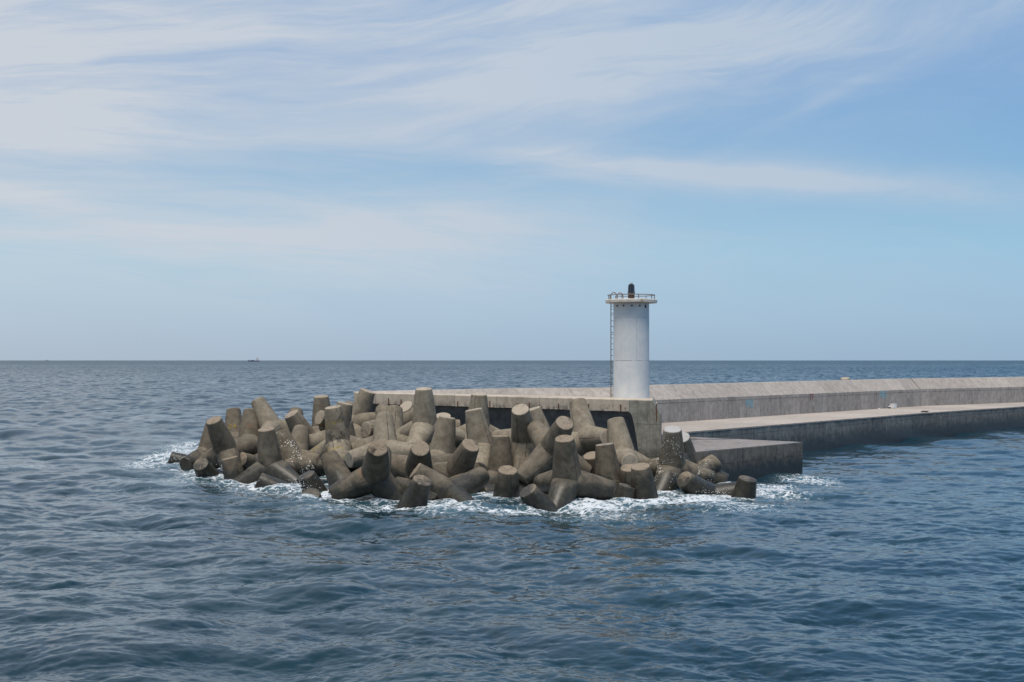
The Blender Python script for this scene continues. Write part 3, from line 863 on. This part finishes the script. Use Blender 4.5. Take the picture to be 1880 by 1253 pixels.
# ---- ships far out on the horizon
def ship(name, x, y, length, label, full=True):
    r = empty(name, (x, y, 0), label, 'ship')
    h = MB(); L_ = length; w_ = L_ * .15
    dk = L_ * .085
    st = [(-.5, .02, 1.35), (-.44, .55, 1.25), (-.35, 1, 1.05), (.3, 1, .8), (.46, .8, .95), (.5, .6, 1.0)]
    vs = []; fs = []
    for u_, wf, df in st:
        for yy, zz_ in [(-1, 1), (-.75, 0), (.75, 0), (1, 1)]:
            vs.append((u_ * L_ * (1 if zz_ else .96), yy * w_ / 2 * wf, zz_ * dk * df - (.6 if not zz_ else 0)))
    for i in range(len(st) - 1):
        for j in range(3):
            fs.append((i * 4 + j, i * 4 + j + 1, (i + 1) * 4 + j + 1, (i + 1) * 4 + j))
        fs.append((i * 4 + 3, i * 4, (i + 1) * 4, (i + 1) * 4 + 3))
    fs += [(3, 2, 1, 0), tuple(len(vs) - 4 + k for k in range(4))]
    h.add(vs, fs).build('hull', M['hull'], r)
    MB().box((-.10 * L_, 0, dk * 1.15), (.22 * L_, w_ * .8, dk * .75), 0, .4).build('cargo_hatch', M['shipgrey'], r)
    s_ = MB().box((.27 * L_, 0, dk * 1.5), (.17 * L_, w_ * .85, dk * 1.4), 0, .3)
    s_.box((.25 * L_, 0, dk * 2.6), (.11 * L_, w_ * .9, dk * .85), 0, .3)
    s_.build('superstructure', M['shipwhite'], r)
    MB().box((.36 * L_, 0, dk * 2.5), (.045 * L_, w_ * .35, dk * 1.6), 0, .3).build('funnel', M['shipgrey'], r)
    MB().tube([(.26 * L_, 0, dk * 3), (.26 * L_, 0, dk * 5.2)], L_ * .006, 6).build('mast', M['shipgrey'], r)
    MB().tube([(-.42 * L_, 0, dk), (-.42 * L_, 0, dk * 2.6)], L_ * .004, 6).build('foremast', M['shipgrey'], r)
    return r
k = 466.0 - 940
ship('cargo_ship', k / 2611 * 9000, 9000, 74, 'small cargo ship with white superstructure on the horizon, nearer the pile')
s2 = ship('distant_ship', (86.0 - 940) / 2611 * 21000, 21000, 60, 'tiny dark ship on the horizon near the left edge')
s2.rotation_euler = (0, 0, rad(72))
s3 = ship('distant_ship', (206.5 - 940) / 2611 * 24000, 24000, 30, 'barest speck of a ship on the horizon between the other two')
s3.rotation_euler = (0, 0, rad(80))

# ================================================================ tetrapods
TIP_R, LEG_L = 0.47, 2.34
def leg_mesh(seed, chip):
    """one tapered leg along +Z from the hub, UV: u round the leg, v along it"""
    rg = random.Random(seed)
    prof = [(0.765, 0.12), (0.72, 0.50), (0.675, 0.87), (0.63, 1.23), (0.585, 1.58), (0.535, 1.92), (0.497, 2.18),
            (0.478, 2.29), (0.468, 2.317), (0.445, 2.337), (0.425, 2.340), (0.22, 2.342)]
    seg = 48
    vs = []; fs = []; uv = []
    ph = [rg.uniform(0, 6.28) for _ in range(6)]
    for j, (r, z) in enumerate(prof):
        for k in range(seg):
            g = 2 * math.pi * k / seg
            rr = r * (1 + .006 * math.sin(2 * g + ph[0] + z) + .005 * math.sin(5 * g + ph[1] + 3 * z) + rg.uniform(-.0025, .0025))
            zc = z
            if 6 <= j <= 10 and chip:
                c_ = max(0, math.sin(3 * g + ph[2]) + .6 * math.sin(7 * g + ph[3]) - .75) * chip
                rr -= c_ * (.035 if j >= 8 else .018); zc -= c_ * (.05 if j >= 8 else .02)
            if j >= 10: zc += rg.uniform(-.008, .008) * (1 + 2 * chip)
            vs.append((rr * math.cos(g), rr * math.sin(g), zc))
            uv.append((k / seg, z / LEG_L if j < 9 else 1.0))
    for j in range(len(prof) - 1):
        for k in range(seg):
            k2 = (k + 1) % seg
            fs.append((j * seg + k, j * seg + k2, (j + 1) * seg + k2, (j + 1) * seg + k))
    vs.append((0, 0, LEG_L + .004)); uv.append((0.1, 1.0))
    for k in range(seg):
        fs.append(((len(prof) - 1) * seg + k, (len(prof) - 1) * seg + (k + 1) % seg, len(vs) - 1))
    me = bpy.data.meshes.new('leg')
    me.from_pydata(vs, [], fs)
    l = me.uv_layers.new(name='UVMap')
    for p in me.polygons:
        us = [uv[me.loops[i].vertex_index] for i in p.loop_indices]
        wrap = max(q[0] for q in us) > .9 and min(q[0] for q in us) < .1
        for i, q in zip(p.loop_indices, us):
            l.data[i].uv = (q[0] + (1 if wrap and q[0] < .5 else 0), q[1])
        p.use_smooth = True
    try: me.set_sharp_from_angle(angle=rad(42))
    except Exception: pass
    me.materials.append(M['tetra'])
    return me
LEGS = [leg_mesh(1, 0.0), leg_mesh(2, 0.5), leg_mesh(3, 0.2), leg_mesh(4, 1.0), leg_mesh(5, 0.0), leg_mesh(6, 0.35)]
DIRS = [Vector((0, 0, 1)), Vector((.9428, 0, -1 / 3)), Vector((-.4714, .8165, -1 / 3)), Vector((-.4714, -.8165, -1 / 3))]

TETRAPODS = [
    ('T1', (-17.5, 87.29, 1.37), (-0.752, -0.26, -0.038, 0.605)),
    ('T2', (-15.9, 83.02, -0.95), (-0.314, -0.118, 0.013, 0.942)),
    ('T3', (-17.94, 86.01, -0.73), (0.537, 0.327, 0.238, -0.74)),
    ('T4', (-21.36, 98.04, -0.52), (-0.098, -0.564, -0.066, 0.817)),
    ('T6', (-19.77, 92.5, 0.77), (0.456, 0.041, 0.08, 0.885)),
    ('T7', (-18.72, 96.0, 1.47), (0.836, -0.129, -0.14, -0.515)),
    ('T8', (-17.22, 93.01, 1.51), (0.817, -0.148, -0.106, -0.547)),
    ('T9', (-15.7, 93.35, 2.4), (-0.632, -0.095, 0.27, 0.72)),
    ('T10', (-12.5, 88.0, 1.78), (-0.288, -0.276, -0.087, 0.913)),
    ('TX', (-12.96, 85.01, 0.99), (-0.706, 0.212, -0.24, -0.632)),
    ('T15', (-12.35, 93.03, 2.36), (0.419, 0.015, -0.075, 0.905)),
    ('T16', (-10.33, 90.09, 2.81), (0.561, -0.042, -0.604, 0.565)),
    ('T17', (-10.82, 87.54, 2.1), (0.743, 0.095, 0.08, 0.658)),
    ('T13', (-10.15, 83.48, 1.99), (0.731, 0.1, -0.003, -0.675)),
    ('T18', (-8.88, 76.01, -0.0), (0.328, -0.289, 0.105, 0.893)),
    ('T19', (-6.89, 71.43, 1.16), (0.201, 0.017, 0.416, -0.887)),
    ('T20', (-5.08, 69.0, -0.73), (-0.882, -0.108, -0.245, 0.388)),
    ('T21', (-3.01, 71.48, 0.11), (-0.684, -0.342, 0.296, 0.572)),
    ('T22', (-4.94, 75.0, 1.13), (0.191, 0.151, -0.433, 0.868)),
    ('T24', (-7.15, 80.28, 1.82), (-0.235, 0.022, 0.249, 0.939)),
    ('T26', (-7.17, 84.02, 2.08), (-0.08, 0.054, 0.242, 0.966)),
    ('T28', (-9.93, 90.25, 2.89), (0.781, -0.073, 0.164, -0.598)),
    ('T29', (-7.22, 87.0, 2.82), (0.291, 0.641, 0.287, -0.65)),
    ('T31', (-5.49, 88.01, 2.59), (-0.41, -0.356, -0.178, 0.82)),
    ('T32', (-10.19, 88.07, 0.98), (0.362, 0.06, 0.092, -0.926)),
    ('T30', (-5.03, 82.18, 3.07), (0.605, 0.054, 0.054, -0.793)),
    ('T34', (-4.21, 87.0, 1.49), (-0.752, -0.14, -0.129, 0.631)),
    ('T33', (-3.97, 79.4, 1.52), (-0.586, 0.062, -0.047, 0.807)),
    ('T35', (-2.09, 86.28, 2.64), (-0.333, -0.04, 0.048, -0.941)),
    ('T36', (-1.7, 79.17, 1.98), (-0.665, -0.084, 0.047, 0.741)),
    ('T37', (-2.97, 75.01, 0.9), (-0.817, -0.175, -0.318, 0.449)),
    ('T39', (-4.1, 73.01, -0.18), (0.806, -0.15, 0.527, 0.224)),
    ('T38', (-0.64, 77.16, 0.57), (0.422, -0.002, 0.007, -0.906)),
    ('T40', (-0.31, 71.5, -0.55), (-0.74, -0.144, -0.155, 0.639)),
    ('T41', (2.01, 69.01, -0.99), (-0.275, -0.335, -0.103, 0.895)),
    ('T42', (2.74, 70.42, 0.99), (0.546, 0.125, 0.119, -0.82)),
    ('T43', (2.11, 75.28, 2.22), (-0.424, -0.047, -0.407, 0.808)),
    ('T44', (0.45, 75.01, -0.18), (0.683, -0.254, 0.28, 0.625)),
    ('T45', (0.73, 78.41, 2.53), (0.602, 0.256, 0.208, -0.727)),
    ('T46', (1.88, 83.05, 1.96), (0.195, 0.153, 0.01, -0.969)),
    ('T47', (4.19, 81.0, 2.54), (-0.841, 0.108, 0.175, 0.501)),
    ('T49', (6.12, 78.33, 1.53), (-0.712, 0.066, 0.171, 0.677)),
    ('T48', (5.15, 74.81, 0.28), (-0.718, -0.051, 0.038, 0.694)),
    ('T52', (4.69, 77.0, -0.2), (0.503, 0.176, 0.116, -0.838)),
    ('T51', (5.15, 72.05, -1.56), (-0.967, 0.006, -0.158, 0.201)),
    ('T50', (6.81, 72.5, -0.53), (0.452, 0.136, 0.111, -0.874)),
    ('T53', (6.24, 75.0, -0.78), (-0.56, -0.122, -0.129, 0.809)),
    ('T54', (8.61, 76.54, 1.15), (-0.527, -0.103, -0.138, 0.832)),
    ('T56', (9.87, 80.29, 0.91), (-0.921, -0.326, 0.038, 0.21)),
    ('T57', (10.53, 75.51, -0.36), (-0.29, -0.473, -0.168, 0.815)),
    ('T58', (9.77, 79.51, -0.15), (-0.902, 0.054, -0.413, -0.111)),
    ('T59', (11.72, 73.58, -1.31), (0.963, 0.091, 0.109, -0.23)),
    ('T62', (-11.77, 77.49, -0.68), (-0.036, -0.503, -0.018, 0.863)),
    ('T12', (-12.81, 83.79, 0.67), (-0.969, 0.148, 0.194, -0.036)),
    ('T64', (-9.93, 75.5, -1.05), (0.331, 0.241, 0.088, -0.908)),
    ('T66', (-13.96, 82.39, 0.77), (0.179, 0.062, 0.098, -0.977)),
    ('TH', (-10.07, 72.51, -1.49), (-0.672, -0.234, -0.238, 0.661)),
    ('T67', (-15.72, 89.01, 0.16), (-0.373, 0.513, -0.264, -0.726)),
    ('T71', (-14.69, 95.01, 1.74), (-0.677, 0.233, -0.242, -0.655)),
]
INFO_ = '''
T1|tall brown tetrapod leaning left, tallest at the left end of the pile|.28|0|0|0|0
T2|leg rising steeply from the foam, in front of the tall left-end leaning tetrapod|.22|0|0|0|2
T3|low leg with round brown end face pointing left, at the pile's left foot|.2|0|0|0|2
T4|lone leg end breaking the foam farthest left, apart from the pile|.2|0|0|0|2
T6|tetrapod mostly hidden behind the tall left-end one, legs running left into foam|.3|0|0|0|0
T7|upright brown tetrapod with a yellow painted number near the left end|.36|0|0|0|0
T8|reddish brown upright tetrapod right of the one with the yellow number|.27|0|0|0|0
T9|pale tetrapod tilting left with square-cut top, highest of the left group|.75|0|0|0|0
T10|tetrapod tilting left with sunlit oval top, right of the highest left-group one|.5|0|0|0|0
TX|brown rounded leg wedged under the tilting tetrapod with the oval top|.4|0|0|0|0
T15|upright grey tetrapod standing against the sea left of the wall's end|.6|0|0|0|0
T16|leg with dark round end pointing left, between two upright ones at wall's left end|.55|0|0|0|0
T17|grey leg with slanting top just left of the tall one crossing the wall's end|.65|0|0|0|0
T13|big pale tetrapod with dark and yellow moss stains, left of centre|.8|0|0|1|0
T18|brown leg leaning left, below the mossy tetrapod, foot in the surf|.22|0|0|0|0
T19|dark tetrapod with chipped tan top and legs spread wide, at the front left|.22|0|0|0|3
T20|small slanted leg with tan oval top at the waterline, front left of centre|.3|0|0|0|3
T21|tetrapod whose long leg slopes down right behind the small tan-topped waterline leg|.3|0|0|0|1
T22|tetrapod with big round tan top and two level arms, centre left|.3|0|0|0|1
T24|pale upright tetrapod with rounded top, between mossy tetrapod and tan-topped pair|.75|0|0|0|0
T26|greyish upright tetrapod half hidden behind the pale rounded-top one|.6|0|0|0|0
T28|tall leg tilting right that crosses the left end of the wall|.7|0|0|0|0
T29|leg end face pointing left, in the hollow below the tall right-tilting one|.55|0|0|0|2
T31|yellowish leg tilting left under the wall lip, left of the tallest tetrapod|.8|0|0|0|0
T32|narrow grey leg peeping out right of the mossy tetrapod's top|.7|0|0|0|0
T30|tallest pale tetrapod standing above the wall top, front leg with dark end|.92|0|0|0|0
T34|small flat leg top just showing in the dark hollow right of the tallest one|.75|0|0|0|0
T33|grey upright tetrapod with slanting flat top right of and below the tallest one|.72|0|0|0|1
T35|pale upright tetrapod close to the wall, top level with the lip, mid wall|.9|0|0|0|0
T36|pale tetrapod tilting left with a cracked seam, in front of the mid-wall one|.85|0|0|0|0
T37|leg pointing up right with grey oval end, below the cracked-seam tetrapod|.3|0|0|0|1
T39|brown leg lying low with rounded end to the right, at centre foot of pile|.28|0|0|0|2
T38|brown square-shouldered upright tetrapod with spread legs, front centre|.33|0|0|0|0
T40|squat dark leg with rough broken top at the waterline, centre|.27|0|0|0|3
T41|short leg tipping left out of the surf, right of the rough broken-topped one|.3|0|0|0|1
T42|large dark upright tetrapod with flat tan top, centre right front|.3|0|0|0|1
T43|tetrapod with a cracked leg crossing behind the large dark front one|.42|0|0|0|1
T44|small leg end peeping out between the square-shouldered and cracked tetrapods|.35|0|0|0|2
T45|grey tetrapod with pale oval top tilted to the right, mid pile centre|.78|0|0|0|2
T46|slim pale leg tilting left, against the wall hollow behind the oval-topped grey one|.85|0|0|0|0
T47|tall pale tetrapod before the lip whose side arm shows a round dark end|.9|0|0|0|0
T49|pale tetrapod beside the end pillar with a leg pointing straight out|.85|0|0|0|0
T48|dark upright tetrapod with flat pale-edged top, right of the large dark one|.25|0|.3|0|0
T52|low leg with tan top half hidden behind the dark pale-edged upright one|.3|0|0|0|1
T51|low stump in the surf, right of the large dark tetrapod's outstretched leg|.25|0|0|0|2
T50|dark leg with big tan oval top at the waterline, right part of pile|.3|0|0|0|2
T53|tan leg top just behind the big oval-topped one at right|.3|0|0|0|2
T54|white-topped speckled tetrapod at the pile's right end beside the end pillar|.45|.9|1|0|1
T56|tetrapod half hidden behind the white-topped speckled one|.5|0|.9|0|0
T57|leg slanting down into the surf below the white-topped speckled tetrapod|.3|0|0|0|2
T58|pinkish grey leg with rounded end, in front of the landing platform|.6|.35|0|0|0
T59|isolated stump with slanted top, farthest right in the surf|.22|0|0|0|2
T62|leg lying almost flat in the surf at the front left|.2|0|0|0|2
T12|dark wet tetrapod with white speckles down its side, left part of pile|.3|.85|0|0|0
T64|block-like leg end poking up from the spray, left of centre foot|.25|0|0|0|2
T66|upright tetrapod with flat grey round top and forked legs, left part of pile|.33|0|0|0|0
T67|rounded leg tucked between the left-end leaning and flat round-topped tetrapods|.35|0|0|0|0
TH|small dark leg end just breaking the water in front of the surf, left of centre|.18|0|0|0|2
T71|dark slanting leg corner against the sea behind the oval-topped left tetrapod|.4|0|0|0|0
'''
INFO = {}
for ln in INFO_.strip().split('\n'):
    k_, lab_, a_, b_, c_, d_, e_ = ln.split('|')
    INFO[k_] = (lab_, float(a_), float(b_), float(c_), float(d_), int(e_))


TG = 'concrete tetrapods piled against the head wall'
def leg_axes(q):
    return [q @ d_ for d_ in DIRS]
def tetrapod(loc, q, label, tone, speck=0.0, guano=0.0, moss=0.0, seed=0, group=TG, chips=None):
    rg = random.Random(seed)
    r = empty('tetrapod', loc, label, 'tetrapod', group)
    r.rotation_mode = 'QUATERNION'; r.rotation_quaternion = q
    for i, d_ in enumerate(DIRS):
        o = bpy.data.objects.new('leg', LEGS[rg.randrange(6) if chips is None else chips])
        COL.objects.link(o)
        o.parent = r
        o.rotation_mode = 'QUATERNION'
        o.rotation_quaternion = d_.to_track_quat('Z', 'Y') @ Quaternion((0, 0, 1), rg.uniform(0, 6.28))
        o.color = (tone, speck, guano if (q @ d_).z > .6 else 0.0, moss)
    return r

units = {}
WATERPTS = []
for i, (nm, loc, qq) in enumerate(TETRAPODS):
    lab, tone, sp, gu, mo, ch = INFO[nm]
    q = Quaternion(qq); q.normalize()
    units[nm] = tetrapod(Vector(loc), q, lab, tone, sp, gu, mo, seed=i * 7 + 1, chips=ch)
    for d_ in leg_axes(q):
        for k in range(1, 9):
            p = Vector(loc) + d_ * (LEG_L * k / 8)
            if -0.7 < p.z < 0.55: WATERPTS.append((p.x, p.y))
# yellow number painted on one upright leg
def leg_number(unit, txt, legi, along, toward, hgt, wid):
    r = units[unit]; q = r.rotation_quaternion
    ax = (q @ DIRS[legi]).normalized()
    view = (Vector((toward, -1.0, 0.0)) - ax * Vector((toward, -1.0, 0.0)).dot(ax)).normalized()
    side_ = ax.cross(view).normalized()
    if side_.x < 0: side_ = -side_
    rr = .775 - .1235 * along + .004
    b_ = MB(); cw = wid / len(txt)
    for i, ch in enumerate(txt):
        for (x0, y0), (x1, y1) in strokes(ch):
            n_ = 5
            ln = []
            for k in range(n_ + 1):
                a_ = -wid / 2 + cw * i + (x0 + (x1 - x0) * k / n_) * cw * .75
                h_ = (y0 + (y1 - y0) * k / n_ - .5) * hgt
                g = a_ / rr
                rad_ = rr - .1235 * h_
                p = ax * (along + h_) + (view * math.cos(g) + side_ * math.sin(g)) * rad_
                ln.append(tuple(q.inverted() @ p))
            b_.tube(ln, .035, 5)
    return b_.build('painted_number', M['yellow'], r)
leg_number('T7', '24', 0, 0.92, 0.10, .30, .62)

# lone tetrapod on the seaward side, its upper leg peeping over the parapet
qb = Vector((-.12, -.25, 1)).to_track_quat('Z', 'Y')
tetrapod(Vector((35.5, 151.0, 2.86)), qb, 'tetrapod on the far side, its pale leg top peeping over the parapet', .8, seed=77, chips=1)
tetrapod(Vector((37.4, 154.5, 2.4)), Vector((.3, .1, 1)).to_track_quat('Z', 'Y'), 'second leg top barely showing behind the parapet, beside the paler one', .5, seed=78, chips=2)

# ================================================================ sea
def ocean_tile(N, Lt, kmin, kmax, seed, wdir, alpha=0.0095, kp=2 * math.pi / 8.0, spread=1.5):
    rs = np.random.default_rng(seed)
    k1 = np.fft.fftfreq(N, Lt / N) * 2 * np.pi
    kx, ky = np.meshgrid(k1, k1, indexing='ij')
    k = np.sqrt(kx ** 2 + ky ** 2); k[0, 0] = 1.0
    th = np.arctan2(ky, kx) - wdir
    S = alpha / 2 * k ** -4 * np.exp(-1.1 * (kp / k) ** 2) * (0.25 + np.abs(np.cos(th)) ** spread) * 0.5
    S[(k < kmin) | (k > kmax)] = 0; S[0, 0] = 0
    dk = 2 * np.pi / Lt
    amp = np.sqrt(S) * dk
    h = (rs.normal(size=(N, N)) + 1j * rs.normal(size=(N, N))) * amp
    f = lambda a: np.real(np.fft.ifft2(a)) * N * N
    H_ = f(h)
    X_ = f(-1j * kx / k * h); Y_ = f(-1j * ky / k * h)
    return (H_.astype(np.float32), X_.astype(np.float32), Y_.astype(np.float32), Lt, N)
def sample(tile, x, y):
    H_, X_, Y_, Lt, N = tile
    u = (x / Lt * N) % N; v = (y / Lt * N) % N
    i = np.floor(u).astype(int); j = np.floor(v).astype(int)
    fu = (u - i).astype(np.float32); fv = (v - j).astype(np.float32)
    i %= N; j %= N; i2 = (i + 1) % N; j2 = (j + 1) % N
    def g(a): return (a[i, j] * (1 - fu) + a[i2, j] * fu) * (1 - fv) + (a[i, j2] * (1 - fu) + a[i2, j2] * fu) * fv
    return g(H_), g(X_), g(Y_)
WD = rad(62)
tA = ocean_tile(512, 176.0, 0, 4.2, 11, WD)
tB = ocean_tile(512, 27.3, 4.2, 55.0, 12, WD + .25, spread=1.2)
tC = ocean_tile(256, 431.0, 0.05, 0.9, 13, WD - .3)

def sea_mesh():
    h = CAM_H; f = 2611.0 / 1880 * 1024
    rows = []
    v = 352.0                                   # screen-scale spacing below the horizon, near to far
    ys = [3.0, 6.0, 10.0, 14.0, 18.0, 22.0, 25.0]
    y = 27.0
    while y < 700:
        ys.append(y)
        dpx = 0.42 if y < 55 else (0.30 if y < 115 else 0.42)
        y += min(max(0.035, dpx * y * y / (f * h)), 0.75)
    while y < 60000:
        ys.append(y); y += min(0.75 * (y / 700.0) ** 1.9, y * 0.03)
    ys.append(90000.0)
    ys = np.array(ys)
    fine = np.linspace(-0.47, 0.47, 1080)
    wide_l = -np.array([6.0, 3.5, 2.2, 1.5, 1.1, .85, .70, .62, .57, .53, .505, .485])
    xs = np.concatenate([wide_l, fine, -wide_l[::-1]])
    X = ys[:, None] * xs[None, :]; Y = np.repeat(ys[:, None], len(xs), 1)
    nr, nc = X.shape
    hA, xA, yA = sample(tA, X, Y); hB, xB, yB = sample(tB, X, Y)
    hC, xC, yC = sample(tC, X + 37, Y)
    dy = np.gradient(ys)[:, None]
    fA = np.clip(1.25 - dy / 9.0, 0.35, 1) * (1 + 0.35 * np.clip((Y - 100) / 150, 0, 1)); fB = np.maximum(np.clip(1.2 - dy / 0.55, 0.0, 1), 0.75 * np.clip((1200 - Y) / 800, 0, 1)); fC = 1.5
    gp, _, _ = sample(tC, X * 1.7 + 90, Y * 1.7 + 20); gp2, _, _ = sample(tC, X * 5.1, Y * 5.1 + 70)
    gust = np.clip(0.5 + gp * 2.2 + gp2 * 1.6, 0, 1)
    fB = fB * (0.40 + 0.75 * gust); fA = fA * (0.78 + 0.40 * gust)
    unres = np.clip(1 - fB * np.clip(1.15 - np.abs(X / np.maximum(Y, 1)) * 0, 0, 1), 0, 1) * np.ones_like(X)
    unres = np.maximum(unres, np.clip((Y - 60) / 60, 0, 1) * 0.6) + np.clip((Y - 500) / 2500, 0, 1) * 0.95
    # calmer in the lee on the right of the head and just in front of the pile
    lee = 1 - 0.45 / (1 + np.exp(-(X - 0.10 * Y + 3) / 4.0)) * (1 / (1 + np.exp((Y - 130) / 10)))
    near = np.clip((Y - 27) / 4, 0, 1)
    Zh = (hA * fA + hC * fC) * lee + hB * fB * (0.85 + .15 * lee)
    lam = 1.4
    Dx = (xA * fA + xC * fC * .6) * lee * lam + xB * fB * .5
    Dy = (yA * fA + yC * fC * .6) * lee * lam + yB * fB * .5
    Zh *= near; Dx *= near; Dy *= near
    far = np.clip((9000 - Y) / 6000, 0, 1); Zh *= far
    # ---- foam density from where concrete meets water
    den = np.zeros_like(X, dtype=np.float32)
    sel = (Y > 52) & (Y < 125) & (np.abs(X) < 36)
    xx = X[sel]; yy = Y[sel]
    dd = np.zeros(len(xx), np.float32)
    for (wx, wy) in sorted(set((round(a * 2) / 2, round(b_ * 2) / 2) for a, b_ in WATERPTS)):
        r2 = ((xx - wx) / 1.0) ** 2 + ((yy - wy + .5) / 1.25) ** 2
        dd = np.maximum(dd, np.exp(-r2 / 1.5))
    dd *= 0.72
    FP = [  # px, py, rx px, ry px, density: churned patches seen round the pile
        (335, 836, 70, 17, .95), (280, 852, 85, 18, .72), (385, 868, 70, 16, .80), (470, 893, 85, 16, .78), (510, 908, 140, 22, .52),
        (340, 882, 150, 26, .55), (590, 910, 60, 17, .88), (690, 930, 70, 13, .72), (830, 937, 95, 13, .90), (940, 940, 80, 12, .82),
        (1090, 928, 100, 18, .96), (1190, 923, 100, 15, .98), (1110, 950, 170, 20, .60), (1280, 917, 80, 15, .98), (1330, 907, 60, 16, .92),
        (1420, 904, 95, 15, .80), (1485, 884, 72, 12, .78), (1340, 934, 160, 18, .64), (1530, 897, 60, 12, .5), (60, 858, 80, 9, .50),
        (205, 812, 50, 5, .30), (335, 820, 45, 11, .78), (600, 935, 120, 16, .52), (850, 955, 160, 14, .46), (230, 905, 130, 18, .36)]
    for (cx, cy, rx, ry, a_) in FP:
        yw = 2611 * h / (cy - 662.0); xw = (cx - 940) / 2611.0 * yw
        sx = rx / 2611.0 * yw; sy = ry * yw * yw / (2611 * h)
        dd = np.maximum(dd, 0.92 * a_ * np.exp(-(((xx - xw) / sx) ** 2 + ((yy - yw) / sy) ** 2)))
    # steep surge heaped against the blocks
    hb_, _, _ = sample(tB, xx * .55 + 3, yy * .55)
    ha_, _, _ = sample(tA, xx * 2.2 + 50, yy * 2.2)
    Zs = Zh[sel] + np.clip(dd, 0, 1) ** 1.5 * (0.14 + 3.2 * hb_ + .9 * ha_).astype(np.float32)
    Zh[sel] = Zs
    den[sel] = dd
    # whitecaps: only the steepest crests, sparse
    J = -(np.gradient(Dx, axis=1) / np.maximum(np.gradient(X, axis=1), 1e-4) + np.gradient(Dy, axis=0) / np.maximum(np.gradient(Y, axis=0), 1e-4))
    band = (Y > 35) & (Y < 500) & (np.abs(X) < 0.385 * Y)
    th = np.percentile(J[band], 98.6); zt = np.percentile(Zh[band], 88)
    cap = np.clip((J - th) / (0.35 * th), 0, 1) * np.clip((Zh - zt) / 0.1, 0, 1) * (Y < 4000)
    rs = np.random.default_rng(5)
    gate = np.zeros_like(X)
    ci, _, _ = sample(tC, X * 3.1, Y * 3.1 + 11)
    cap *= np.clip((ci - .05) / .06, 0, 1) * np.clip((Y - 30) / 60, 0.35, 1)
    PX = X + Dx; PY = Y + Dy
    co = np.stack([PX, PY, Zh], -1).reshape(-1, 3).astype(np.float32)
    idx = np.arange(nr * nc).reshape(nr, nc)
    quads = np.stack([idx[:-1, :-1], idx[:-1, 1:], idx[1:, 1:], idx[1:, :-1]], -1).reshape(-1, 4).astype(np.int32)
    me = bpy.data.meshes.new('sea')
    # flat skirt so that the water also lies behind and beside the camera
    sk = np.array([[-6 * 3.0, 3.0, 0], [6 * 3.0, 3.0, 0], [90000, -2000, -.0], [-90000, -2000, 0], [-540000 / 1, 90000, 0], [540000, 90000, 0]], np.float32)
    nv = len(co) + 4
    extra = np.array([[-400, -300, 0], [400, -300, 0], [-90000, 15000, 0], [90000, 15000, 0]], np.float32)
    co = np.concatenate([co, extra])
    e0 = nr * nc
    eq = np.array([[idx[0, 0], e0, e0 + 1, idx[0, -1]]], np.int32)
    quads = np.concatenate([quads, eq])
    me.vertices.add(len(co)); me.vertices.foreach_set('co', co.ravel())
    me.loops.add(len(quads) * 4); me.loops.foreach_set('vertex_index', quads.ravel())
    me.polygons.add(len(quads))
    me.polygons.foreach_set('loop_start', np.arange(0, len(quads) * 4, 4, dtype=np.int32))
    me.polygons.foreach_set('loop_total', np.full(len(quads), 4, np.int32))
    me.polygons.foreach_set('use_smooth', np.ones(len(quads), bool))
    me.update(calc_edges=True)
    at = me.attributes.new('foam', 'FLOAT_COLOR', 'POINT')
    colr = np.zeros((len(co), 4), np.float32)
    colr[:nr * nc, 0] = den.ravel(); colr[:nr * nc, 1] = unres.ravel(); colr[nr * nc:, 1] = 1; colr[:nr * nc, 2] = cap.ravel(); colr[:, 3] = 1
    at.data.foreach_set('color', colr.ravel())
    me.materials.append(M['sea'])
    o = bpy.data.objects.new('sea', me)
    COL.objects.link(o)
    tag(o, 'choppy dark blue sea reaching to the horizon', 'sea', kind='structure')
    return o
sea_mesh()

# spray thrown up where swell hits the blocks
def spray():
    rg = random.Random(9)
    b_ = MB()
    def drop(p, r):
        r2 = r * rg.uniform(.6, 1.1)
        b_.add([(p[0] + r, p[1], p[2]), (p[0] - r, p[1], p[2]), (p[0], p[1] + r, p[2]), (p[0], p[1] - r, p[2]), (p[0], p[1], p[2] + r2), (p[0], p[1], p[2] - r2)],
               [(0, 2, 4), (2, 1, 4), (1, 3, 4), (3, 0, 4), (2, 0, 5), (1, 2, 5), (3, 1, 5), (0, 3, 5)])
    def burst(pxx, pyy, Y, w, hh, n_, r0=.030):
        x0 = (pxx - 940) / 2611.0 * Y; z0 = CAM_H - (pyy - 662) * Y / 2611.0
        z0 = max(z0, .05)
        for i in range(n_):
            a = rg.gauss(0, 1)
            zz2 = abs(rg.gauss(0, .55)) * hh
            drop((x0 + a * w * .5 * (0.6 + .5 * zz2 / hh), Y + rg.uniform(-.5, .5), z0 + zz2), r0 * rg.uniform(.4, 1.15) * (1.2 - .5 * min(1, zz2 / hh)))
    burst(548, 894, 74.3, 0.8, .65, 150, .019)
    burst(540, 899, 74.3, 1.3, .25, 120, .022)
    burst(345, 845, 92, 2.2, .40, 90, .024)
    burst(410, 864, 85.5, .6, .5, 50, .024)
    burst(1283, 905, 74.6, .7, .45, 100, .019)
    burst(1320, 907, 74.6, 1.2, .22, 80, .02)
    o = b_.build('spray', M['spray'])
    tag(o, 'white spray droplets thrown up along the foot of the tetrapods', 'spray', kind='stuff')
spray()
